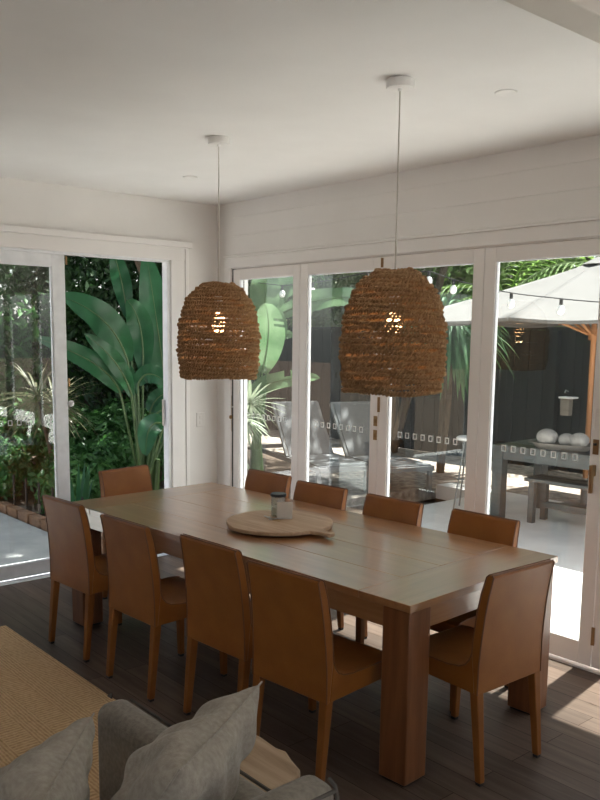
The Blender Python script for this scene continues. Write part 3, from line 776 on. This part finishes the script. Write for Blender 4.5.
MB().tube([(-.02, -.02, .22), (-.02, -.08, .24), (-.02, -.10, .21)], .01, 8).build('tap', 'steel', wbx)

# ------------------------------------------------------------------ string lights
sl = thing('string_lights', 'black festoon cable with white globe bulbs strung across the patio', 'string lights', (0, 0, 0))
anch = [(-3.2, 1.7, 2.62), (-1.45, 1.9, 2.32), (-.35, 2.1, 2.42), (.457, 2.1, 2.394), (1.044, 2.1, 2.235), (1.72, 2.1, 2.12), (2.9, 2.1, 2.05), (4.2, 2.1, 2.15)]
cp = []
for (a, b) in zip(anch, anch[1:]):
    a, b = Vector(a), Vector(b)
    for k in range(8):
        t = k / 8; p = a.lerp(b, t); p.z -= .04 * math.sin(PI * t) * (b - a).length * .5; cp.append(p)
cp.append(Vector(anch[-1]))
MB().tube(cp, .005, 6).build('cable', 'cable', sl)
for k in (5, 8, 11, 16, 20, 24, 28, 32, 36, 41, 46):
    p = cp[k]
    so = MB().lathe([(0, 0), (.014, 0), (.014, -.045), (.010, -.05)], 10, p).build('bulb_socket', 'cable', sl)
    MB().lathe([(.010, -.05), (.026, -.066), (.034, -.09), (.030, -.114), (.016, -.128), (0, -.132)], 14, p).build('globe_bulb', 'bulbw', so, smooth=True)

# ------------------------------------------------------------------ plants
def bez(p0, p1, p2, t): return p0.lerp(p1, t).lerp(p1.lerp(p2, t), t)
def broad_leaf(parent, mat, P0, P1, P2, P3, width, face=(.75, -.65, .1), fold=.18, wav=.012, seed=0, tears=0):
    """stalk P0->P1, blade from P1 arching through P2 to the tip P3"""
    P0, P1, P2, P3 = map(Vector, (P0, P1, P2, P3)); rn = random.Random(seed)
    ctrl = P2 * 2 - (P1 + P3) / 2; n = 26; F = Vector(face).normalized(); vs = []; fs = []
    ph = rn.random() * 6
    torn = {int(rn.uniform(6, n - 4)) for _ in range(tears)}
    pts = [bez(P1, ctrl, P3, i_ / n) for i_ in range(n + 1)]
    for i_ in range(n + 1):
        t = i_ / n; T = (pts[min(n, i_ + 1)] - pts[max(0, i_ - 1)]).normalized()
        S_ = T.cross(F).normalized(); U = S_.cross(T).normalized()
        w = width / 2 * (math.sin(PI * min(1, (t * .93 + .05))) ** .62) * (1.0 if t < .98 else .35)
        if i_ == n: w = .002
        for c_ in (-1, -.66, -.33, 0, .33, .66, 1):
            dz = abs(c_) * w * fold + wav * math.sin(t * 19 + ph + (2 if c_ > 0 else 0)) * abs(c_)
            vs.append(pts[i_] + S_ * (c_ * w) + U * dz)
    for i_ in range(n):
        for j in range(6):
            if i_ in torn and j in ((0, 1) if seed % 2 else (4, 5)): continue
            fs.append((i_ * 7 + j, i_ * 7 + j + 1, (i_ + 1) * 7 + j + 1, (i_ + 1) * 7 + j))
    lf = MB().add(vs, fs).build('leaf', mat, parent, smooth=True)
    inv = parent.location
    for q in lf.data.vertices: q.co -= inv
    m = MB()
    mid_ = P0.lerp(P1, .5) + Vector((0, 0, 0)) + (P0 - ctrl) * .03
    sp = [bez(P0, mid_, P1, k / 8) - inv for k in range(9)] + [p - inv - F * -.003 for p in pts[1:]]
    rs = [.022 - .011 * k / 8 for k in range(9)] + [.0105 * (1 - k / n) + .0012 for k in range(1, n + 1)]
    m.tube(sp, rs, 6).build('stalk', 'midrib', lf, smooth=True)
    return lf

bp = thing('bird_of_paradise_plant', 'tall broad-leaved plant filling the open garden doorway', 'plant', (-1.95, .43, -.08))
G0 = Vector((-1.95, .43, .0))
leaves = [
 ((-2.0, .523, .663), (-2.0, .751, 1.164), (-1.95, .63, 1.82), (-1.9, .467, 2.60), .34),
 ((-2.3, .601, .627), (-2.3, .48, 1.95), (-2.3, .40, 2.35), (-2.2, .257, 2.62), .20),
 ((-1.9, .367, .579), (-1.9, .415, 1.388), (-1.9, .388, 1.85), (-1.8, .18, 2.11), .26),
 ((-1.8, .286, .597), (-1.8, .186, 1.496), (-1.7, -.113, 1.885), (-1.5, -.663, 2.106), .30),
 ((-1.6, .18, .526), (-1.6, .112, 1.17), (-1.5, -.123, 1.509), (-1.4, -.487, 1.77), .17),
 ((-1.7, .214, .46), (-1.7, .036, 1.206), (-1.6, -.279, 1.487), (-1.4, -.944, 1.73), .21),
 ((-1.9, .381, .683), (-1.9, .354, 1.256), (-1.8, .438, 1.371), (-1.7, .613, 1.248), .20),
 ((-1.6, .302, .208), (-1.6, .475, .871), (-1.5, .251, .853), (-1.4, .143, .593), .22),
 ((-1.9, .482, .251), (-1.9, .492, .97), (-1.9, .591, 1.113), (-1.8, .70, 1.178), .18),
 ((-2.1, .601, .211), (-2.1, .77, .613), (-2.1, .862, .958), (-2.1, .891, 1.284), .20),
 ((-2.0, .43, .5), (-2.05, .40, 1.15), (-2.1, .30, 1.40), (-2.1, .10, 1.45), .18),
 ((-1.85, .40, .4), (-1.8, .50, .95), (-1.75, .62, .98), (-1.7, .74, .80), .17)]
for k, (a, b, c, d, w) in enumerate(leaves):
    base = Vector(a).lerp(G0, .5); base.z = .25
    broad_leaf(bp, 'bop', base, b, c, d, w, face=(.80, -.55, .22), seed=k, tears=0)
m = MB()
for (dx, dy, hh) in ((0, 0, .75), (.06, .10, .55), (-.10, .14, .6), (.02, -.10, .45)):
    m.tube([(dx, dy, 0), (dx * 1.1, dy * 1.1, hh * .5), (dx * 1.3, dy * 1.3, hh)], [.05, .042, .03], 8)
m.build('stem_clump', 'stalk', bp, smooth=True)

bn = thing('banana_plant', 'pale sunlit banana plant outside the first glass panel beside the fence', 'plant', (-1.7, 1.75, -.08))
bl = [
 ((-1.6, 1.6, .77), (-1.294, 1.5, 1.392), (-1.09, 1.42, 1.80), (-1.0, 1.3, 2.10), .36),
 ((-1.618, 1.4, .528), (-1.512, 1.4, 1.106), (-.952, 1.4, 1.305), (-.378, 1.5, 1.37), .20),
 ((-1.74, 1.8, .826), (-1.45, 1.8, 1.967), (-.726, 1.8, 2.14), (-.003, 1.9, 2.129), .24),
 ((-2.249, 2.2, .762), (-2.185, 2.2, 2.0), (-1.854, 2.2, 2.30), (-1.50, 2.3, 2.36), .42),
 ((-1.995, 2.0, .794), (-1.744, 2.0, 1.614), (-1.60, 2.0, 1.76), (-1.48, 2.1, 1.78), .14),
 ((-1.867, 1.9, .81), (-1.80, 1.9, 1.95), (-1.75, 1.9, 2.25), (-1.9, 2.0, 2.6), .34),
 ((-1.8, 1.8, .8), (-1.70, 1.75, 1.5), (-1.45, 1.7, 1.95), (-1.15, 1.7, 1.80), .26)]
for k, (a, b, c, d, w) in enumerate(bl):
    base = Vector((-1.7 + .05 * math.cos(k), 1.75 + .05 * math.sin(k), .5))
    broad_leaf(bn, 'banana', base, b, c, d, w, face=(.62, -.62, .35), seed=20 + k, tears=2)
MB().tube([(0, 0, 0), (.01, 0, .35), (0, 0, .72)], [.085, .075, .05], 10).build('stem', 'stalk', bn, smooth=True)

def blade_leaf(m, p, d, L, w, droop, n=7, up=Vector((0, 0, 1))):
    d = d.normalized(); S_ = d.cross(up)
    if S_.length < .05: S_ = Vector((1, 0, 0))
    S_.normalize(); vs = []; fs = []; q = p.copy(); dd = d.copy()
    for k in range(n + 1):
        t = k / n; ww = w / 2 * (math.sin(PI * (.12 + .86 * t)) ** .8) if k < n else .001
        vs += [q - S_ * ww, q + Vector((0, 0, -ww * .25)), q + S_ * ww]
        dd = (dd + Vector((0, 0, -droop / n))).normalized(); q = q + dd * (L / n)
    for k in range(n): fs += [(k * 3, k * 3 + 1, k * 3 + 4, k * 3 + 3), (k * 3 + 1, k * 3 + 2, k * 3 + 5, k * 3 + 4)]
    m.add(vs, fs)

def local(o):
    inv = o.parent.location
    for q in o.data.vertices: q.co -= inv
    return o

# fan palm close to the glass
fp = thing('fan_palm', 'spiky pale fan palm fronds right outside the corner glass panel', 'plant', (-.95, .95, -.08))
rn = random.Random(8)
for (cx, cy, cz, ax) in ((-.72, .82, .98, (.9, .1, .1)), (-.85, 1.0, 1.12, (.6, .3, .5)), (-.9, .85, .70, (.5, -.2, -.1)), (-1.15, 1.15, 1.0, (-.3, .4, .4)), (-.80, .75, .45, (.6, -.1, -.3))):
    m = MB(); A_ = Vector(ax).normalized(); S_ = A_.cross(Vector((0, 0, 1))).normalized(); U = S_.cross(A_)
    for k in range(17):
        a = R(-125 + 250 * k / 16) + rn.uniform(-.05, .05)
        d = (A_ * math.cos(a) + U * math.sin(a) * .75 + S_ * math.sin(a) * .65)
        blade_leaf(m, Vector((cx, cy, cz)), d, rn.uniform(.28, .42), .036, .5)
    fr = local(m.build('frond', 'fan', fp))
    local2 = MB().tube([Vector((-.95, .95, .1)) - fp.location, Vector((-.95 + .4 * (cx + .95), .95 + .4 * (cy - .95), cz * .6)) - fp.location, Vector((cx, cy, cz)) - fp.location], .008, 6).build('frond_stalk', 'stalk', fr, smooth=True)
MB().tube([(0, 0, 0), (0, 0, .25)], [.06, .045], 8).build('trunk', 'trunk', fp)

# strap-leaved tree (yucca/dracaena habit) in front of the fence
def strap_tree(name, label, base, heads, mat, L=.95, n=80, seed=1, w=.045, droop=2.0, trunk_r=.055):
    t = thing(name, label, 'plant', base); rn = random.Random(seed); B = Vector(base)
    for hx, hy, hz in heads:
        m = MB()
        for k in range(n):
            a = rn.uniform(0, 2 * PI); el = rn.uniform(-.35, 1.1)
            d = Vector((math.cos(a) * math.cos(el), math.sin(a) * math.cos(el), math.sin(el)))
            blade_leaf(m, Vector((hx, hy, hz)) + d * .04 - B, d, L * rn.uniform(.7, 1.15), w, droop * rn.uniform(.8, 1.3), 8)
        m.build('leaf_rosette', mat, t)
        MB().tube([(0, 0, 0), (Vector((hx, hy, hz)) - B) * .55 + Vector((.03, .02, 0)), Vector((hx, hy, hz)) - B], [trunk_r, trunk_r * .8, trunk_r * .7], 9).build('trunk', 'trunk', t, smooth=True)
    return t
strap_tree('dracaena_tree', 'strap-leaved tree with long drooping leaves before the fence, right of the nearer pendant', (-1.50, 4.75, -.03), [(-1.33, 4.65, 1.80), (-1.62, 4.8, 2.0)], 'strap', .95, 190, 3, .045)
strap_tree('spiky_grass', 'dry pale spiky plant behind the sliding glass panel', (-3.0, -.05, -.08), [(-3.0, -.05, .95), (-2.75, -.35, 1.05)], 'straw', .55, 80, 5, .022, .9, .03)

def leaf_cloud(c, r, n, size, seed, hollow=.55, flat=0, squash=1.0):
    """n small pointed leaves scattered through an ellipsoidal shell"""
    rs = np.random.RandomState(seed)
    d = rs.normal(size=(n, 3)); d /= np.linalg.norm(d, axis=1)[:, None]
    lump = 1 + .22 * np.sin(d[:, :1] * 5 + seed) * np.sin(d[:, 1:2] * 6 + 1.3 * seed) + .15 * np.sin(d[:, 2:] * 9 + seed)
    rad = (hollow + (1 - hollow) * rs.rand(n, 1) ** .6) * lump
    p = np.array(c) + d * rad * np.array(r)
    nr = d + rs.normal(scale=.7, size=(n, 3)) + np.array([0, 0, .5]); nr /= np.linalg.norm(nr, axis=1)[:, None]
    a = rs.normal(size=(n, 3)) + np.array([0, 0, -.5]); a -= nr * (a * nr).sum(1)[:, None]; a /= np.linalg.norm(a, axis=1)[:, None]
    b = np.cross(nr, a); s = size * (.6 + .8 * rs.rand(n, 1))
    v = np.stack([p - a * s * .55, p + b * s * .24 + nr * s * .06, p + a * s * .6, p - b * s * .24 + nr * s * .06], 1).reshape(-1, 3)
    v[:, 2] = np.maximum(v[:, 2], -.02)
    f = np.arange(4 * n).reshape(-1, 4)
    return v, f
def bush(name, label, cat, base, blobs, mat, n, size, seed, trunk=None, group=None):
    t = thing(name, label, cat, base, group=group)
    V = []; Fc = []; o = 0
    for k, (c, r) in enumerate(blobs):
        v, f = leaf_cloud(c, r, int(n / len(blobs)), size, seed * 13 + k)
        V.append(v - np.array(base)); Fc.append(f + o); o += len(v)
    V = np.concatenate(V); Fc = np.concatenate(Fc)
    me = bpy.data.meshes.new('crown'); me.from_pydata(V.tolist(), [], Fc.tolist()); me.materials.append(M[mat])
    ob = bpy.data.objects.new('crown', me); C.objects.link(ob); ob.parent = t
    m = MB()
    r_ = trunk or .03
    for k, (c, r) in enumerate(blobs[:4]):
        e = Vector(c) - Vector(base); m.tube([(.02 * k, .01 * k, 0), e * .45 + Vector((.03, -.02, .05)), e], [r_, r_ * .7, r_ * .4], 7)
    m.build('trunk', 'trunk', t, smooth=True)
    return t
bush('hedge_tree', 'dense dark small-leaved tree behind the broad-leaved plant in the doorway', 'tree', (-5.0, 1.9, -.08), [((-4.9, 1.7, 2.3), (1.3, 1.5, 1.2)), ((-5.2, 2.6, 1.2), (1.2, 1.2, 1.3)), ((-5.0, 1.2, 1.0), (1.2, 1.0, 1.2)), ((-5.0, 2.0, 3.4), (1.4, 1.8, 1.0)), ((-4.2, 1.3, 2.6), (.7, 1.2, .8)), ((-4.6, 3.4, 2.6), (1.0, 1.0, 1.2))], 'hedge', 30000, .095, 1, .07)
bush('hedge_tree', 'dense dark leafy tree behind the sliding glass panel, left of the doorway', 'tree', (-5.4, -.8, -.08), [((-5.2, -.3, 1.9), (1.3, 1.1, 1.3)), ((-5.4, -1.2, 2.6), (1.2, 1.3, 1.4)), ((-5.2, -.6, .9), (1.2, 1.5, 1.0)), ((-5.5, .2, 3.4), (1.4, 1.5, 1.0)), ((-4.6, -1.6, 1.6), (1.0, .9, 1.5))], 'shrub', 24000, .12, 2, .07)
bush('hedge_tree', 'dark leafy tree overhanging the fence corner behind the banana plant', 'tree', (-6.2, 4.6, -.08), [((-6.0, 4.4, 2.9), (1.5, 1.3, 1.3)), ((-6.3, 4.0, 1.5), (1.2, 1.2, 1.2)), ((-5.6, 3.6, 3.6), (1.3, 1.3, .9))], 'hedge', 9000, .12, 3, .08)
bush('shade_tree', 'tall tree arching over the garden bed, its leafy underside at the top of the doorway', 'tree', (-4.1, 2.9, -.08), [((-1.9, .9, 4.1), (1.2, 1.0, .6)), ((-1.7, .1, 4.4), (1.15, .9, .5)), ((-1.9, -.6, 4.7), (1.2, .9, .5)), ((-3.4, 2.2, 3.9), (1.2, 1.0, .7))], 'hedge', 16000, .13, 4, .09)
# low shrubs in the bed, each its own plant
sh = [((-2.4, -.15, -.08), [((-2.4, -.15, .22), (.42, .40, .34)), ((-2.2, -.3, .15), (.3, .3, .25))], 'low bright green shrub under the spiky plant, left of the doorway stile'),
      ((-2.3, .35, -.08), [((-2.4, .25, .30), (.40, .38, .36)), ((-2.2, .0, .25), (.32, .3, .3))], 'low green shrub at the left foot of the broad-leaved plant'),
      ((-3.2, .5, -.08), [((-3.2, .5, .42), (.5, .45, .42)), ((-3.3, .2, .55), (.4, .4, .4))], 'leafy mid-green shrub behind the empty chair at the doorway'),
      ((-3.9, .0, -.08), [((-3.9, .0, .6), (.55, .6, .55)), ((-3.8, .5, .5), (.5, .4, .5))], 'mid-green shrub in the shade at the back of the garden bed'),
      ((-3.5, -.75, -.08), [((-3.6, -.72, .5), (.5, .32, .5)), ((-3.3, -.55, .3), (.4, .3, .3))], 'mid-green shrub at the end of the concrete path'),
      ((-3.1, 1.35, -.08), [((-3.1, 1.35, .45), (.45, .5, .45)), ((-3.4, 1.0, .6), (.4, .4, .4))], 'dark green shrub behind the stems of the broad-leaved plant')]
for k, (b, bl_, lb) in enumerate(sh):
    bush('garden_shrub', lb, 'shrub', b, bl_, 'shrub', 2600, .085, 30 + k, .02, 'shrubs in the garden bed')
# upright sword-leaved plants at the doorway's foot
for k, (x, y, lb) in enumerate(((-1.3, .62, 'upright sword-leaved plant at the right foot of the doorway'), (-1.5, -.55, 'upright sword-leaved plant behind the sliding glass beside the path'))):
    t = thing('sword_plant', lb, 'plant', (x, y, -.08)); m = MB(); rn = random.Random(70 + k)
    for q in range(16):
        a = rn.uniform(0, 6.28); d = Vector((math.cos(a) * .25, math.sin(a) * .25, 1)); blade_leaf(m, Vector((.04 * math.cos(a), .04 * math.sin(a), 0)), d, rn.uniform(.45, .72), .04, .25, 7)
    m.build('leaf_clump', 'bop', t)
# edging bricks and stakes along the bed
for k in range(9):
    x = -2.75 + k * .27
    tag(MB().box(-.115, .115, -.05, .05, -.08, .012).build('edging_brick', 'brick', bevel=.006, loc=(x, -.735, 0)), 'terracotta brick in the row edging the garden bed by the path', 'brick', 'bricks edging the garden bed')
for k in range(8):
    x = -2.72 + k * .31
    tag(MB().lathe([(.013, -.1), (.013, .30), (.0, .32)], 8).build('garden_stake', 'stake', loc=(x, -.655, 0)), 'short dark stake in the garden bed behind the brick edging', 'stake', 'stakes along the brick edging')

# trees beyond the fence
bush('sunlit_tree', 'bright leafy tree beyond the fence above the left sun lounger', 'tree', (-6.2, 8.4, -.2), [((-6.2, 8.2, 3.0), (1.8, 1.2, 1.3)), ((-5.0, 8.6, 2.8), (1.4, 1.1, 1.1)), ((-7.4, 8.0, 3.4), (1.5, 1.2, 1.4)), ((-5.6, 8.8, 4.3), (1.8, 1.3, 1.2)), ((-6.8, 7.7, 2.1), (1.5, .8, .8)), ((-8.8, 8.0, 2.5), (1.5, 1.0, 1.0))], 'olive', 20000, .17, 11, .11, 'trees beyond the fence')
bush('sunlit_tree', 'bright leafy tree beyond the fence between the pendants', 'tree', (-3.3, 8.8, -.2), [((-3.5, 8.6, 2.7), (1.3, 1.1, 1.0)), ((-4.6, 8.2, 2.2), (1.0, .8, .9)), ((-2.6, 9.2, 2.3), (1.2, 1.0, .9)), ((-3.2, 9.2, 4.4), (1.3, 1.2, .8))], 'lime', 9500, .17, 12, .10, 'trees beyond the fence')
bush('sunlit_tree', 'bright leafy tree beyond the fence behind the umbrella top', 'tree', (.8, 10.2, -.2), [((.6, 9.8, 3.0), (1.8, 1.2, 1.4)), ((-.9, 10.2, 2.8), (1.5, 1.2, 1.2)), ((2.2, 10.2, 3.4), (1.7, 1.2, 1.5)), ((.8, 10.4, 4.6), (2.2, 1.3, 1.2))], 'lime', 10000, .18, 13, .12, 'trees beyond the fence')
bush('sunlit_tree', 'tall olive-green tree far beyond the fence behind the pale house', 'tree', (-5.0, 16, -.2), [((-6.0, 15.6, 4.2), (3.0, 1.5, 1.8)), ((-3.0, 16, 4.4), (2.6, 1.5, 2.0)), ((-9.5, 15.5, 4.4), (3.0, 1.5, 2.2)), ((1.0, 16, 4.2), (3.2, 1.6, 2.2)), ((-5, 16.5, 7), (4.5, 1.5, 1.8)), ((-13, 15, 5), (3, 1.5, 2.6))], 'olive', 13000, .26, 14, .16, 'trees beyond the fence')

def palm(label, base, top, n, L, seed, mat='olive'):
    t = thing('palm_tree', label, 'palm tree', base, group='feathery palms beyond the fence'); rn = random.Random(seed); B = Vector(base); T0 = Vector(top) - B
    MB().tube([(0, 0, 0), T0 * .5 + Vector((.05, 0, 0)), T0], [.12, .10, .08], 10).build('trunk', 'trunk', t, smooth=True)
    for k in range(n):
        a = 2 * PI * k / n + rn.uniform(-.2, .2); el = rn.uniform(.2, 1.2); d = Vector((math.cos(a) * math.cos(el), math.sin(a) * math.cos(el), math.sin(el)))
        m = MB(); q = T0.copy(); sp = [q.copy()]
        for s_ in range(18):
            d = (d + Vector((0, 0, -.095))).normalized(); q = q + d * L / 18; sp.append(q.copy())
            side_ = d.cross(Vector((0, 0, 1)));
            if side_.length < .1: side_ = Vector((1, 0, 0))
            side_.normalize()
            if s_ > 1:
                for sg in (-1, 1): blade_leaf(m, q, side_ * sg * .8 + d * .55 + Vector((0, 0, .15)), .42 * math.sin(PI * (s_ + 2) / 22) + .05, .032, .9, 3)
        m.tube(sp, .012, 5); m.build('frond', mat, t)
palm('feathery palm beyond the fence between the nearer pendant and the umbrella', (-3.1, 7.6, -.2), (-2.5, 7.5, 2.35), 13, 1.8, 2, 'lime')
palm('feathery palm beyond the fence rising over the umbrella', (-.75, 7.7, -.2), (-.55, 7.7, 2.6), 13, 1.9, 5, 'olive')

bush('shade_tree', 'tree with a high sparse crown dappling the sun loungers, its trunk at the fence', 'tree', (-3.3, 5.7, -.03), [((-2.4, 4.6, 4.5), (1.5, 1.2, .5)), ((-1.0, 4.9, 4.7), (1.4, 1.2, .5)), ((-3.4, 5.0, 4.8), (1.4, 1.2, .5))], 'olive', 4500, .15, 41, .08)
# neighbour's house
hs = thing('neighbour_house', 'pale grey neighbouring house glimpsed between trees above the fence', 'house', (-7.2, 11.4, -.2))
MB().box(-2.0, 2.2, -.3, 2.0, 0, 4.6).build('wall', 'render', hs)
MB().add([(-2.3, -.6, 4.6), (2.5, -.6, 4.6), (2.5, 2.3, 4.6), (-2.3, 2.3, 4.6), (-.6, 1.1, 5.8), (.8, 1.1, 5.8)], [(0, 1, 5, 4), (1, 2, 5), (2, 3, 4, 5), (3, 0, 4), (0, 3, 2, 1)]).build('roof', 'roofm', hs)
for x in (-.9, .55):
    w_ = MB().box(x - .40, x + .40, -.34, -.30, 3.0, 4.0).build('window', 'white', hs)
    MB().box(x - .34, x + .34, -.35, -.34, 3.06, 3.94).build('pane', 'cable', w_)

# ------------------------------------------------------------------ light
wd = bpy.data.worlds.new('sky'); bpy.context.scene.world = wd; wd.use_nodes = True
nt = wd.node_tree; bg = nt.nodes['Background']
sky = nt.nodes.new('ShaderNodeTexSky'); sky.sky_type = 'NISHITA'; sky.sun_disc = False
sky.sun_elevation = R(68); sky.sun_rotation = R(-8); sky.air_density = 1.0; sky.dust_density = 2.0; sky.ozone_density = 1.0
hz = nt.nodes.new('ShaderNodeMix'); hz.data_type = 'RGBA'; hz.inputs[0].default_value = .55
bw_ = nt.nodes.new('ShaderNodeRGBToBW'); wm = nt.nodes.new('ShaderNodeMix'); wm.data_type = 'RGBA'; wm.blend_type = 'MULTIPLY'; wm.inputs[0].default_value = 1
nt.links.new(sky.outputs[0], bw_.inputs[0]); nt.links.new(bw_.outputs[0], wm.inputs[6]); wm.inputs[7].default_value = (1.0, 1.0, .99, 1)   # thin warm haze
nt.links.new(sky.outputs[0], hz.inputs[6]); nt.links.new(wm.outputs[2], hz.inputs[7])
nt.links.new(hz.outputs[2], bg.inputs[0]); bg.inputs[1].default_value = .17
s = bpy.data.lights.new('sun', 'SUN'); s.energy = 10; s.angle = R(.9); s.color = (1.0, .985, .97)
so = bpy.data.objects.new('sun', s); C.objects.link(so)
sd = Vector((-.12, .80, 2.25)).normalized(); so.rotation_euler = sd.to_track_quat('Z', 'Y').to_euler()

for (x, y) in ((3.290, -1.428), (1.950, -1.371)):
    l = bpy.data.lights.new('pendant_bulb_light', 'POINT'); l.energy = .45; l.color = (1, .62, .32); l.shadow_soft_size = .03
    lo = bpy.data.objects.new('pendant_bulb_light', l); C.objects.link(lo); lo.location = (x, y, 1.553 + .492 - .275)

# ------------------------------------------------------------------ camera
v = dict(cx=5.7288, cy=-4.0636, cz=1.776, yaw=49.05, pitch=-7.858, roll=.705, f=839.9744, px=298.7387, py=451.8899)
ya, pi_, ro = R(v['yaw']), R(v['pitch']), R(v['roll'])
F = Vector((-math.sin(ya) * math.cos(pi_), math.cos(ya) * math.cos(pi_), math.sin(pi_)))
r_ = F.cross(Vector((0, 0, 1))).normalized(); u_ = r_.cross(F)
Rr = r_ * math.cos(ro) + u_ * math.sin(ro); Uu = -r_ * math.sin(ro) + u_ * math.cos(ro)
cam = bpy.data.cameras.new('camera'); co = bpy.data.objects.new('camera', cam); C.objects.link(co)
co.matrix_world = Matrix(((Rr.x, Uu.x, -F.x, v['cx']), (Rr.y, Uu.y, -F.y, v['cy']), (Rr.z, Uu.z, -F.z, v['cz']), (0, 0, 0, 1)))
cam.sensor_fit = 'VERTICAL'; cam.sensor_height = 32; cam.lens = v['f'] / 800 * 32
cam.shift_x = (300 - v['px']) / 800; cam.shift_y = (v['py'] - 400) / 800
cam.clip_start = .05; cam.clip_end = 200
sc = bpy.context.scene; sc.camera = co
sc.view_settings.view_transform = 'Standard'; sc.view_settings.look = 'None'; sc.view_settings.gamma = 1; sc.view_settings.use_curve_mapping = False
sc.view_settings.exposure = 1.08
sc.cycles.max_bounces = 14; sc.cycles.diffuse_bounces = 7; sc.cycles.transparent_max_bounces = 24
